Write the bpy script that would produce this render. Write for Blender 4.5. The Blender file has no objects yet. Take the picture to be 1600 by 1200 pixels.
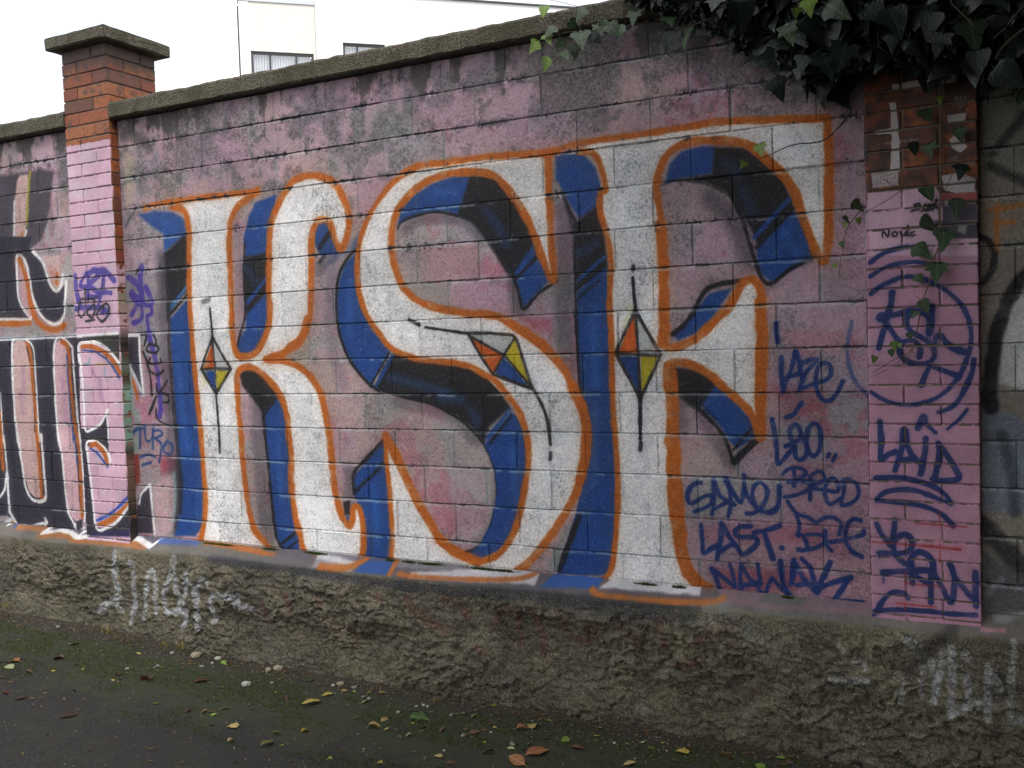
import bpy, bmesh, math, random
import numpy as np
from mathutils import Vector, Matrix

# ------------------------------------------------------------------ camera, sky, sun, exposure
SC = bpy.context.scene
C = SC.collection
EYE = 1.875; DIST = 4.3625; FPX = 1472.16
RR = Vector((0.891602, 0.451738, -0.031281)); UU = Vector((0.007016, 0.055289, 0.998446)); FW = Vector((-0.452765, 0.890436, -0.046127))
cam = bpy.data.cameras.new('camera'); cam_o = bpy.data.objects.new('camera', cam); C.objects.link(cam_o)
cam.sensor_width = 36.0; cam.lens = FPX / 1600 * 36.0; cam.clip_end = 400; cam.clip_start = 0.05
M = Matrix((RR, UU, -FW)).transposed().to_4x4(); M.translation = Vector((0, -DIST, EYE))
cam_o.matrix_world = M
SC.camera = cam_o
SUN_EL, SUN_AZ = math.radians(50), math.radians(138)     # azimuth clockwise from +Y
W = bpy.data.worlds.new('World'); SC.world = W; W.use_nodes = True
nt = W.node_tree; nt.nodes.clear()
sky = nt.nodes.new('ShaderNodeTexSky'); sky.sky_type = 'NISHITA'; sky.sun_disc = False
sky.sun_elevation = SUN_EL; sky.sun_rotation = SUN_AZ; sky.air_density = 1.0; sky.dust_density = 2.0
bg1 = nt.nodes.new('ShaderNodeBackground'); bg1.inputs['Strength'].default_value = 0.12
nt.links.new(sky.outputs[0], bg1.inputs['Color'])
bg2 = nt.nodes.new('ShaderNodeBackground'); bg2.inputs['Color'].default_value = (1.0, 1.0, 1.0, 1); bg2.inputs['Strength'].default_value = 1.3
tcw = nt.nodes.new('ShaderNodeTexCoord')
nz = nt.nodes.new('ShaderNodeTexNoise'); nz.inputs['Scale'].default_value = 3.4; nz.inputs['Detail'].default_value = 5
mr = nt.nodes.new('ShaderNodeMapRange'); mr.inputs[1].default_value = 0.36; mr.inputs[2].default_value = 0.60; mr.inputs[3].default_value = 0.28; mr.inputs[4].default_value = 1.0
mx = nt.nodes.new('ShaderNodeMixShader'); wo = nt.nodes.new('ShaderNodeOutputWorld')
nt.links.new(tcw.outputs['Generated'], nz.inputs['Vector']); nt.links.new(nz.outputs['Fac'], mr.inputs[0])
nt.links.new(mr.outputs[0], mx.inputs[0]); nt.links.new(bg1.outputs[0], mx.inputs[1]); nt.links.new(bg2.outputs[0], mx.inputs[2])
nt.links.new(mx.outputs[0], wo.inputs[0])
sun = bpy.data.lights.new('sun', 'SUN'); sun.energy = 1.3; sun.angle = math.radians(22); sun.color = (1.0, 0.97, 0.92)
sun_o = bpy.data.objects.new('sun', sun); C.objects.link(sun_o); sun_o.location = (0, 0, 20)
sd = Vector((math.sin(SUN_AZ) * math.cos(SUN_EL), math.cos(SUN_AZ) * math.cos(SUN_EL), math.sin(SUN_EL)))
sun_o.rotation_euler = sd.to_track_quat('Z', 'Y').to_euler()
vs = SC.view_settings; vs.view_transform = 'Standard'; vs.look = 'None'; vs.exposure = 0.55; vs.gamma = 1.0; vs.use_curve_mapping = False
SC.cycles.max_bounces = 5; SC.cycles.diffuse_bounces = 3; SC.cycles.use_denoising = True

rng = np.random.default_rng(7); random.seed(7)

# ------------------------------------------------------------------ helpers: from a point of the photograph to the plane it lies on
def ray(px, py):
    return RR * ((px - 800) / FPX) + UU * (-(py - 600) / FPX) + FW
def on_wall(px, py, Y=0.0):
    d = ray(px, py); t = (DIST + Y) / d.y
    return d.x * t, EYE + d.z * t, FPX / t
def ground_z(X):
    return max(0.0, min(0.07, (-3.9 - X) * 0.05))
def on_ground(px, py):
    d = ray(px, py); z = 0.0
    for _ in range(6):
        t = (z - EYE) / d.z; p = Vector((d.x * t, -DIST + d.y * t, z)); z = ground_z(p.x)
    return p, FPX / t

def tag(o, label=None, cat=None, group=None, kind=None):
    if label: o['label'] = label
    if cat: o['category'] = cat
    if group: o['group'] = group
    if kind: o['kind'] = kind
    return o
def empty(name, loc, label, cat, group=None):
    o = bpy.data.objects.new(name, None); C.objects.link(o); o.location = loc; o.empty_display_size = 0.1
    return tag(o, label, cat, group)
def link(name, me, mat=None, parent=None, loc=None, rot=None):
    """Links a mesh object; loc is a world position, stored relative to an unrotated parent."""
    o = bpy.data.objects.new(name, me); C.objects.link(o)
    if mat and not me.materials: me.materials.append(mat)
    o.location = loc or (0, 0, 0)
    if rot: o.rotation_euler = rot
    if parent:
        o.parent = parent
        p = parent; off = Vector((0, 0, 0))
        while p: off += p.location; p = p.parent
        o.location = Vector(loc or (0, 0, 0)) - off
    return o
def mesh_np(name, V, F, smooth=False):
    me = bpy.data.meshes.new(name); me.from_pydata([tuple(v) for v in V], [], [tuple(f) for f in F]); me.update()
    if smooth: me.polygons.foreach_set('use_smooth', [True] * len(me.polygons))
    return me
def bm_mesh(name, bm, smooth=False):
    me = bpy.data.meshes.new(name); bm.to_mesh(me); bm.free()
    if smooth: me.polygons.foreach_set('use_smooth', [True] * len(me.polygons))
    return me
def add_box(bm, x0, x1, y0, y1, z0, z1, bev=0.0):
    b = bmesh.new(); bmesh.ops.create_cube(b, size=1)
    for v in b.verts: v.co = Vector(((x0 + x1) / 2 + v.co.x * (x1 - x0), (y0 + y1) / 2 + v.co.y * (y1 - y0), (z0 + z1) / 2 + v.co.z * (z1 - z0)))
    if bev: bmesh.ops.bevel(b, geom=b.edges[:], offset=bev, segments=1, affect='EDGES')
    t = bpy.data.meshes.new('tmp'); b.to_mesh(t); b.free(); bm.from_mesh(t); bpy.data.meshes.remove(t)

# ------------------------------------------------------------------ numpy noise and the spray-can rasteriser
def vnoise(h, w, cell, seed):
    r = np.random.default_rng(seed); gh, gw = int(h / cell) + 3, int(w / cell) + 3
    g = r.random((gh, gw), dtype=np.float32)
    y = np.arange(h, dtype=np.float32) / cell; x = np.arange(w, dtype=np.float32) / cell
    yi = y.astype(int); xi = x.astype(int); fy = (y - yi); fx = (x - xi)
    fy = fy * fy * (3 - 2 * fy); fx = fx * fx * (3 - 2 * fx)
    a = g[yi][:, xi] * (1 - fx) + g[yi][:, xi + 1] * fx
    b = g[yi + 1][:, xi] * (1 - fx) + g[yi + 1][:, xi + 1] * fx
    return a * (1 - fy[:, None]) + b * fy[:, None]
def fbm(h, w, cell, seed, n=4):
    o = np.zeros((h, w), np.float32); a = 1.0; s = 0
    for i in range(n):
        o += a * vnoise(h, w, max(cell, 1.01), seed + 31 * i); s += a; a *= 0.55; cell /= 2.1
    return o / s
def sm(x, a, b):
    t = np.clip((x - a) / (b - a), 0, 1); return t * t * (3 - 2 * t)

class Canvas:
    """A painted sheet in metres: X along the wall, Z up; paint colour in sRGB, alpha = how well the paint covers."""
    def __init__(s, x0, x1, z0, z1, res, Y):
        s.x0, s.z0, s.res, s.Y = x0, z0, res, Y
        s.w = int((x1 - x0) / res); s.h = int((z1 - z0) / res)
        s.rgb = np.zeros((s.h, s.w, 3), np.float32); s.a = np.ones((s.h, s.w), np.float32)
        s.jx = (vnoise(s.h, s.w, 9, 5) - .5) * 2.2 + (vnoise(s.h, s.w, 30, 6) - .5) * 2.5
        s.slow = vnoise(s.h, s.w, .045 / res, 8); s.slow2 = fbm(s.h, s.w, .06 / res, 9, 3)
        s.grain = np.random.default_rng(3).random((s.h, s.w), dtype=np.float32)
    def pix(s, pts):
        out = []
        for x, y in pts:
            X, Z, sc = on_wall(x, y, s.Y); out.append(((X - s.x0) / s.res, (Z - s.z0) / s.res, 1 / (sc * s.res)))
        return out
    def box(s, q, m):
        xs = [p[0] for p in q]; ys = [p[1] for p in q]
        a, b = max(0, int(min(xs) - m)), min(s.w, int(max(xs) + m + 2)); c, d = max(0, int(min(ys) - m)), min(s.h, int(max(ys) + m + 2))
        return (a, b, c, d) if b > a and d > c else None
    def lay(s, bx, cov, col, wear=None):
        a, b, c, d = bx; cov = cov[..., None]
        s.rgb[c:d, a:b] = s.rgb[c:d, a:b] * (1 - cov) + np.asarray(col, np.float32) / 255 * cov
        if wear is not None: s.a[c:d, a:b] = s.a[c:d, a:b] * (1 - cov[..., 0]) + wear * cov[..., 0]
    def stroke(s, pts, width, col, op=1.0, soft=2.0, wear=None, speck=0.0):
        q = s.pix(pts); k = sum(p[2] for p in q) / len(q)
        hw = width / 2 * k * 0.97; sf = max(0.8, soft * k)
        bx = s.box(q, hw * 1.25 + sf * 4 + 6)
        if not bx: return
        a, b, c, d = bx; gx = np.arange(a, b, dtype=np.float32)[None]; gy = np.arange(c, d, dtype=np.float32)[:, None]
        D = np.full((d - c, b - a), 1e9, np.float32)
        if len(q) == 1: q = q + [(q[0][0] + .1, q[0][1], 1)]
        for (x0, y0, _), (x1, y1, _) in zip(q, q[1:]):
            m = hw * 1.25 + sf * 4 + 7
            i0 = max(0, int(min(x0, x1) - m) - a); i1 = min(b - a, int(max(x0, x1) + m) - a + 2)
            j0 = max(0, int(min(y0, y1) - m) - c); j1 = min(d - c, int(max(y0, y1) + m) - c + 2)
            if i1 <= i0 or j1 <= j0: continue
            dx, dy = x1 - x0, y1 - y0; L = dx * dx + dy * dy + 1e-9
            X = gx[:, i0:i1]; Y = gy[j0:j1]
            t = np.clip(((X - x0) * dx + (Y - y0) * dy) / L, 0, 1)
            np.minimum(D[j0:j1, i0:i1], np.hypot(X - x0 - t * dx, Y - y0 - t * dy), out=D[j0:j1, i0:i1])
        D = D + s.jx[c:d, a:b] * min(0.55, .25 + hw * .03) + (s.slow[c:d, a:b] - .5) * hw * .42
        cov = (1 - sm(D, hw - sf * .6, hw + sf)) * (1 - .22 * sm(s.slow2[c:d, a:b], .5, .8))
        if sf < 3.4 * k and s.res < .0045: cov = np.maximum(cov, .20 * np.exp(-np.maximum(D - hw, 0) / (2.2 * sf + 1.0)) * (s.grain[c:d, a:b] > .35))
        g = s.grain[c:d, a:b]
        cov = np.clip(cov + (g - .5) * .9 * cov * (1 - cov) * 2, 0, 1)
        if speck: cov = cov * (1 - speck * sm(g, .35, .6))
        s.lay(bx, cov * op, col, wear)
    def fill(s, pts, col, op=1.0, soft=2.0, wear=None, speck=0.0):
        q = s.pix(pts); k = sum(p[2] for p in q) / len(q); sf = max(0.8, soft * k)
        bx = s.box(q, sf + 4)
        if not bx: return
        a, b, c, d = bx; gx = np.arange(a, b, dtype=np.float32)[None]; gy = np.arange(c, d, dtype=np.float32)[:, None]
        D = np.full((d - c, b - a), 1e9, np.float32); ins = np.zeros((d - c, b - a), bool)
        for (x0, y0, _), (x1, y1, _) in zip(q, q[1:] + q[:1]):
            if abs(y1 - y0) > 1e-6:
                ins ^= ((gy > min(y0, y1)) & (gy <= max(y0, y1))) & (gx < x0 + (gy - y0) * (x1 - x0) / (y1 - y0))
            dx, dy = x1 - x0, y1 - y0; L = dx * dx + dy * dy + 1e-9
            m = sf + 6
            i0 = max(0, int(min(x0, x1) - m) - a); i1 = min(b - a, int(max(x0, x1) + m) - a + 2)
            j0 = max(0, int(min(y0, y1) - m) - c); j1 = min(d - c, int(max(y0, y1) + m) - c + 2)
            if i1 <= i0 or j1 <= j0: continue
            X = gx[:, i0:i1]; Y = gy[j0:j1]
            t = np.clip(((X - x0) * dx + (Y - y0) * dy) / L, 0, 1)
            np.minimum(D[j0:j1, i0:i1], np.hypot(X - x0 - t * dx, Y - y0 - t * dy), out=D[j0:j1, i0:i1])
        D = np.minimum(D, sf * 3)
        S = np.where(ins, -D, D) + s.jx[c:d, a:b] * .5
        cov = 1 - sm(S, -sf, sf)
        g = s.grain[c:d, a:b]; cov = np.clip(cov + (g - .5) * 1.8 * cov * (1 - cov), 0, 1)
        if speck: cov = cov * (1 - speck * sm(g, .3, .7))
        s.lay(bx, cov * op, col, wear)
    def image(s, name):
        im = bpy.data.images.new(name, s.w, s.h, alpha=True)
        im.colorspace_settings.name = 'sRGB'; im.alpha_mode = 'CHANNEL_PACKED'
        px = np.empty((s.h, s.w, 4), np.float32); px[..., :3] = np.clip(s.rgb, 0, 1); px[..., 3] = np.clip(s.a, 0, 1)
        im.pixels.foreach_set(px.ravel()); im.update(); im.pack()
        return im

def P(txt, ox=0, oy=0, z=1.0):
    return [(ox + float(a) / z, oy + float(b) / z) for a, b in (t.split(',') for t in txt.split())]
def curve(pts, n=6):
    """Catmull-Rom through the traced points, so a hand-sprayed line bends smoothly."""
    if len(pts) < 3: return pts
    q = [pts[0]] + pts + [pts[-1]]; out = []
    for i in range(1, len(q) - 2):
        p0, p1, p2, p3 = q[i - 1:i + 3]
        for k in range(n):
            t = k / n
            out.append(tuple(.5 * (2 * p1[j] + (p2[j] - p0[j]) * t + (2 * p0[j] - 5 * p1[j] + 4 * p2[j] - p3[j]) * t * t + (3 * p1[j] - p0[j] - 3 * p2[j] + p3[j]) * t ** 3) for j in (0, 1)))
    return out + [pts[-1]]

# ------------------------------------------------------------------ the painted sheets
XL, XR = -9.9, 3.6
wall_cv = Canvas(XL, XR, 0.60, 3.42, 0.003, 0.0)
plinth_cv = Canvas(XL, XR, -0.06, 0.72, 0.005, -0.07)
lp_cv = Canvas(-5.47, -5.00, 0.55, 3.42, 0.0025, -0.06)
rp_cv = Canvas(-0.50, -0.02, 0.55, 3.72, 0.0025, -0.06)
side_cv = Canvas(-0.07, 0.01, 0.55, 3.42, 0.004, 0.0)      # right-hand flank of the left pillar: X of this sheet is the wall's Y

PINK = (168, 140, 151); WHITE = (234, 232, 232); ORANGE = (178, 90, 24); BLUE = (26, 64, 130); BLACK = (20, 20, 25); NAVY = (24, 46, 104)
PURPLE = (70, 56, 142); YELLOW = (192, 174, 40); DARK = (46, 42, 54); GREYW = (150, 152, 152)

def base_wall(cv):
    h, w = cv.h, cv.w; px = 1 / cv.res
    n1 = fbm(h, w, .55 * px, 11, 7); n2 = fbm(h, w, .22 * px, 12, 6); n3 = fbm(h, w, .30 * px, 13, 6); n4 = fbm(h, w, .05 * px, 14, 4); n5 = fbm(h, w, .4 * px, 15, 7)
    c = np.empty((h, w, 3), np.float32); c[:] = np.array(PINK, np.float32)
    def over(mask, col): c[:] = c * (1 - mask[..., None]) + np.array(col, np.float32) * mask[..., None]
    Z = (cv.z0 + np.arange(h) * cv.res)[:, None]; X = (cv.x0 + np.arange(w) * cv.res)[None]
    over(.7 * sm(n1, .48, .60), (170, 144, 140))          # peach
    over(.6 * sm(n2, .52, .64), (156, 142, 148))          # faded grey pink
    over(.45 * sm(n3, .56, .66), (138, 152, 150))          # older grey green paint
    over(.55 * sm(n5 + (n4 - .5) * .5, .62, .72), (172, 96, 116))  # older red pink
    # weathered paint under the coping: dark purple grey stains, worst at the top courses
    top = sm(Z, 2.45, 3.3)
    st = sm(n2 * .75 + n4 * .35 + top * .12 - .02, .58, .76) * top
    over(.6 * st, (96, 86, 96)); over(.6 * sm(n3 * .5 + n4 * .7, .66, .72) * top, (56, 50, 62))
    st2 = sm(n3 * .6 + n4 * .5, .56, .68) * sm(Z, 2.3, 2.9)
    over(.55 * st2, (140, 132, 128))
    rb_ = np.random.default_rng(77); tones = np.array([(178, 140, 156), (170, 146, 142), (148, 140, 146), (164, 132, 146), (158, 146, 136), (136, 138, 140)], np.float32)
    over(np.broadcast_to(.9 * sm(X, -.08, -.03), (h, w)), (122, 117, 105)); vj = np.zeros((h, w), np.float32); thin = np.zeros((h, w), np.float32); cv.thin = thin
    for k in range(14):                                     # every block took the paint a little differently; smeared mortar shows at its ends
        i0, i1 = max(0, int((3.2 - .2 * k - cv.z0) * px)), max(0, int((3.4 - .2 * k - cv.z0) * px)); ph = -2.58 if k % 2 == 0 else -2.77
        for i in range(-22, 22):
            xa = ph + .382 * i; j0, j1 = int((xa - cv.x0) * px), int((xa + .382 - cv.x0) * px)
            if j1 <= 1 or j0 >= w - 1: continue
            j0 = max(0, j0); j1 = min(w, j1); m = (rb_.random() ** 1.6) * .75 * sm(n3[i0:i1, j0:j1] + n4[i0:i1, j0:j1] * .4, .42, .78)
            c[i0:i1, j0:j1] = c[i0:i1, j0:j1] * (1 - m[..., None]) + tones[rb_.integers(6)] * m[..., None]
            thin[i0:i1, j0:j1] = max(0, rb_.random() - .45)
            for e in (xa, xa + .382):
                a_, b_ = max(0, int((e - .02 - cv.x0) * px)), min(w, int((e + .02 - cv.x0) * px))
                if b_ > a_: vj[i0:i1, a_:b_] = np.maximum(vj[i0:i1, a_:b_], np.exp(-((cv.x0 + np.arange(a_, b_) * cv.res - e) / .007)[None] ** 2))
    over(.62 * vj * sm(n4 + n3 * .5, .55, .85), (142, 156, 156)); cv.vj = vj
    runs = fbm(1, w, .10 * px, 21)[0][None]
    over(.75 * sm(runs + (n4 - .5) * .5 + sm(Z, 3.1, 3.38) * .3, .70, .86) * sm(Z, 2.95, 3.3), (62, 58, 58))
    over(.55 * sm(X + (n2 - .5) * .5, -1.35, -.85) * sm(n1, .3, .6) * sm(Z, 2.6, 2.2), (178, 124, 140))   # rosier paint at the right-hand end, with shade mixed into its colour
    # grime along the bed joints
    for k in range(14):
        zj = 3.4 - .2 * k; g = np.exp(-((Z - zj) / .018) ** 2) * sm(fbm(h, w, .5 * px, 40 + k, 2), .45, .6) * (.3 + .5 * sm(Z, 2.2, 3.2))
        over(.8 * g * sm(n4, .4, .6), (70, 66, 78) if k < 5 else (128, 150, 148))
    cv.rgb[:] = c / 255
    cv.a[:] = .90 - .22 * sm(n2, .45, .7) - .12 * sm(n4, .5, .7) - .18 * top * sm(n3, .4, .6)
base_wall(wall_cv)

def S(txt, w, col, op=1.0, soft=2.2, wear=.93, cv=None, sp=0.0, ox=0, oy=0, z=1, cur=True):
    p = P(txt, ox, oy, z)
    if cur: p = curve(p)
    for c in (cv or [wall_cv]): c.stroke(p, w, col, op, soft, wear, sp)
def F(txt, col, op=1.0, soft=2.0, wear=.92, cv=None, sp=0.0, ox=0, oy=0, z=1, cur=False):
    p = P(txt, ox, oy, z)
    if cur: p = curve(p + p[:1])
    for c in (cv or [wall_cv]): c.fill(p, col, op, soft, wear, sp)
BOTH = [wall_cv, plinth_cv]
WL = [wall_cv]; LPW = [wall_cv, lp_cv]

def base_plinth(cv):
    h, w = cv.h, cv.w; px = 1 / cv.res
    n1 = fbm(h, w, .4 * px, 61); n2 = fbm(h, w, .12 * px, 62); n3 = fbm(h, w, .05 * px, 63)
    c = np.empty((h, w, 3), np.float32); c[:] = (120, 113, 95)
    def over(m, col): c[:] = c * (1 - m[..., None]) + np.array(col, np.float32) * m[..., None]
    over(sm(n1, .45, .65), (104, 98, 84)); over(.8 * sm(n2, .5, .7), (138, 128, 104)); over(.6 * sm(n3, .58, .75), (88, 77, 59))
    Z = (cv.z0 + np.arange(h) * cv.res)[:, None]
    over(.55 * sm(.3 - Z + (n1 - .5) * .4, .0, .3) * sm(n2, .35, .6), (66, 67, 46))
    over(.8 * sm(Z + (n2 - .5) * .03, .585, .60), (96, 92, 90))
    cv.rgb[:] = c / 255; cv.a[:] = 1
base_plinth(plinth_cv)

def base_pillar(cv, seed, zsplit, col, col2):
    h, w = cv.h, cv.w; px = 1 / cv.res
    n2 = fbm(h, w, .1 * px, seed); n4 = fbm(h, w, .03 * px, seed + 1, 3)
    c = np.empty((h, w, 3), np.float32); c[:] = col
    def over(m, col): c[:] = c * (1 - m[..., None]) + np.array(col, np.float32) * m[..., None]
    over(.5 * sm(n2, .5, .68), col2); over(.5 * sm(n4, .6, .74), tuple(v * .95 for v in col))
    cv.rgb[:] = c / 255
    Z = (cv.z0 + np.arange(h) * cv.res)[:, None]
    cv.a[:] = np.where(Z + (n4 - .5) * .02 < zsplit, .97 - .12 * sm(n4, .62, .8), 0)
base_pillar(lp_cv, 70, 3.245, (206, 166, 184), (194, 180, 192))
base_pillar(rp_cv, 80, 2.42, (182, 132, 152), (172, 138, 158))  # rosier than the left pillar, and darkened to carry some shade

# ---- older red and teal patches in the wall
for t, c, o in (("662,385 750,378 752,432 668,436", (172, 112, 130), .45), ("755,395 792,420 780,440 756,438", (160, 84, 104), .4), ("690,800 722,800 745,845 700,835", (168, 82, 100), .45),
                ("1210,515 1340,520 1345,545 1250,560", (168, 96, 104), .5), ("1205,600 1290,608 1300,690 1270,650 1225,665", (150, 48, 58), .5), ("1090,820 1330,822 1330,880 1250,850 1100,850", (160, 66, 84), .45),
                ("1105,885 1260,890 1240,925 1120,925", (140, 40, 44), .6), ("245,715 285,712 290,735 255,740", (150, 34, 50), .7), ("660,630 700,640 690,660 655,650", (170, 80, 104), .5), ("815,497 862,500 860,520 830,515", (160, 50, 80), .7),
                ("655,645 760,650 780,760 770,840 715,850 690,690", (150, 170, 170), .35), ("862,500 895,500 895,550 865,545", (130, 168, 160), .5), ("700,430 790,450 800,490 740,488 700,470", (206, 160, 184), .5)):
    F(t, c, o, 9, .8, sp=.5)

# ---- soft overspray and shading behind the 3-D letters
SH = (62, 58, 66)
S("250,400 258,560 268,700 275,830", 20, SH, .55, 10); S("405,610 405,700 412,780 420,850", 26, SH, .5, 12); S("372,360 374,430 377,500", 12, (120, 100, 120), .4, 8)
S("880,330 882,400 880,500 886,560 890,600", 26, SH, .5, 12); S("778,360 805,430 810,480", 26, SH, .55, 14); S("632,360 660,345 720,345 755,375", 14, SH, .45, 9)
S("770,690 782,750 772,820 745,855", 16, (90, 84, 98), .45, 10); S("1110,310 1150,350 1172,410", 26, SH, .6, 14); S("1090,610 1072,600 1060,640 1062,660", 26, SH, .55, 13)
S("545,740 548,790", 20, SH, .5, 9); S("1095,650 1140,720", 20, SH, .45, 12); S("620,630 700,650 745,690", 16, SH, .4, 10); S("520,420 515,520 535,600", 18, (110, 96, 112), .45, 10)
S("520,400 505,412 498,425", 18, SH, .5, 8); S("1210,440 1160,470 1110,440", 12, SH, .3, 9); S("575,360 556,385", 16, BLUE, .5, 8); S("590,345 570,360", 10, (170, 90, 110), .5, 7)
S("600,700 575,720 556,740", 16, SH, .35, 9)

# ---- 3-D sides of the letters
def BL(t, op=1, soft=3.4): F(t, BLUE, op, soft, .99)
def BK(t, op=.97, soft=4.0): F(t, BLACK, op, soft, .99)
def line(t, w=4, col=BLACK, op=.95, soft=1.6): S(t, w, col, op, soft)
# K
BL("216,336 240,329 270,332 290,345 293,365 270,385 256,395 255,367 235,353", .9, 4)
BK("256,396 291,364 297,452 265,482 257,450")
F("248,400 258,400 262,480 252,470", SH, .7, 5)
line("262,486 292,448", 6, (46, 96, 150)); line("263,494 296,456", 4)
F("265,500 297,462 300,520 308,620 316,720 321,815 305,838 272,838 282,787 277,700 270,575", BLUE, 1, 2.4, .96, BOTH)
line("262,455 263,500 267,575 276,690 282,750 281,800", 7, (32, 32, 38), .85, 3)
BL("398,317 432,304 426,345 421,400 384,402 380,376 388,338", 1, 3); BK("381,402 421,394 421,452 385,500 380,440")
BL("385,492 421,452 421,500 412,530 398,548 380,557 370,553 371,537 383,515"); line("386,474 416,436", 6, BLUE); line("384,487 419,447", 4); line("382,380 381,430 383,490 376,520 371,540", 4)
BK("374,584 388,575 405,583 420,597 433,615 428,632 411,646 398,628 378,602")
BL("411,648 432,618 445,640 453,680 456,750 461,805 467,840 468,858 442,862 432,840 425,790 419,725 413,670"); line("411,640 413,670 419,725 425,790 432,840 444,862", 5)
line("412,648 432,622", 4); line("440,850 462,832", 4); line("448,858 466,845", 3)
BL("493,352 512,346 520,365 530,392 525,397 500,401 491,380", .95, 2.5); line("499,388 516,362", 8); line("506,400 500,410", 7, BLACK, .8, 3); BL("525,395 545,388 560,365 572,366 560,390 535,402 505,420", .35, 6)
# S
BL("620,352 628,325 645,306 672,288 705,276 738,274 728,300 717,336 700,331 675,331 648,338", .98)
BK("735,273 768,277 792,293 812,325 832,365 834,388 803,437 790,425 772,395 752,366 735,348 714,338")
line("621,357 630,345 662,334 687,332 716,338", 4); BL("833,381 849,408 861,435 818,480 807,447 803,428"); line("806,426 838,384", 6, BLUE); line("804,437 842,398", 4.5); line("800,430 808,452 815,480 822,480 842,458 868,440", 5)
BL("562,385 552,398 540,412 530,440 526,480 529,520 540,553 560,580 580,603 600,565 612,550 592,527 574,500 563,475 556,440 557,405")
BK("598,572 617,551 640,560 700,569 735,576 762,591 785,617 798,638 765,666 757,692 740,672 712,650 675,632 620,619 585,606")
line("578,604 607,553", 4); line("586,606 613,556", 6, BLUE); line("592,610 618,560", 4)
line("562,384 545,402 532,425 526,455 526,490 530,522 541,553 556,577 576,600 592,611", 5.5)
line("590,608 637,622 675,632 712,652 739,674 758,698 770,722 776,752 776,782 769,814 757,843 743,858 722,865", 5)
BL("757,694 797,642 812,655 822,690 824,730 817,790 802,830 780,860 752,875 730,868 750,852 768,815 776,770 771,725"); line("766,692 798,650", 4); line("762,684 796,640", 5, BLUE)
F("555,742 600,690 604,740 610,790 613,872 608,888 560,892 568,850 567,812 557,787 554,772", BLUE, 1, 2.4, .96, BOTH)
line("554,772 554,738 575,715 601,686", 6); line("558,766 600,724", 5.5); line("556,750 598,706", 3, BLUE); BK("536,786 547,780 548,806 538,806", .9, 2); BL("538,806 548,806 548,818 541,822", .9, 2)
# E
BL("868,245 885,240 912,243 930,262 942,300 936,320 905,342 893,325 880,300 868,280", .95, 3); BK("878,300 902,345 937,318 947,395 950,420 902,455 897,420 893,365")
S("885,345 893,420", 20, (120, 104, 118), .5, 9); BL("878,262 900,255 905,300 890,300", .6, 6)
line("903,438 944,402", 6, (30, 66, 130)); F("900,458 947,412 952,520 952,600 957,650 961,740 961,837 952,890 945,900 870,898 884,850 900,800 912,740 918,680 914,650 905,610", BLUE, 1, 2.4, .96, BOTH)
line("900,452 946,415", 4); line("903,466 935,440", 4, BLACK, .7, 3); line("898,380 898,450 900,500 903,560 906,605 912,640", 5); line("905,806 888,850 873,892", 9, BLACK, .95, 2.5); F("866,860 880,830 895,815 880,850 868,890 855,893", (120, 132, 130), .8, 4)
BL("1037,290 1045,256 1066,236 1100,228 1118,230 1117,252 1112,272 1060,280"); BK("1116,230 1162,231 1192,250 1222,282 1238,315 1240,332 1185,392 1178,370 1165,345 1150,320 1130,298 1100,285 1050,283 1112,272")
S("1030,290 1060,282 1100,287 1130,300", 4, BLACK, .6, 3); BL("1182,390 1240,326 1257,357 1272,400 1250,415 1205,441 1190,430 1183,412"); line("1178,372 1232,312", 7, BLUE); line("1181,388 1240,326", 5); line("1240,385 1262,372", 3, BLACK, .0)
line("1140,305 1158,340 1170,378 1180,410 1190,436 1206,443 1236,420 1268,406", 6)
BL("1050,524 1072,505 1095,474 1108,458 1142,452 1126,478 1105,506 1085,522 1060,532"); line("1156,440 1130,443 1107,451 1095,465 1082,490 1066,510 1050,523", 7, BLACK, .95, 3)
BK("1046,573 1080,577 1110,591 1122,605 1105,626 1090,642 1062,622 1050,600"); BL("1108,622 1122,604 1150,630 1173,655 1184,684 1150,702 1140,690 1120,660 1098,642"); line("1100,632 1118,606", 4, BLUE)
line("1092,640 1120,667 1135,692 1146,724", 6); line("1184,686 1164,704 1147,722", 10, BLACK, .95, 3); line("1145,704 1174,670", 4); line("1118,655 1098,634", 3, BLACK, .6)

for t, w in (("610,590 650,600 700,615", 12), ("690,620 720,625", 14), ("735,640 745,660", 12), ("760,330 775,350 790,380", 14), ("1135,255 1150,270", 14), ("1160,300 1175,330", 12), ("905,395 930,380", 14), ("385,420 400,440", 10)): S(t, w, (40, 74, 128), .40, 9)   # blue mist over the black
for t, w in (("278,560 285,640 292,700", 8), ("548,440 545,520", 8), ("925,480 930,600", 10), ("930,640 925,760", 10), ("800,700 805,780", 8), ("585,760 590,850", 8), ("435,680 440,780", 7), ("1225,360 1245,400", 10), ("680,300 710,300", 8)): S(t, w, (58, 108, 182), .35, 9)   # lighter passes in the blue
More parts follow.
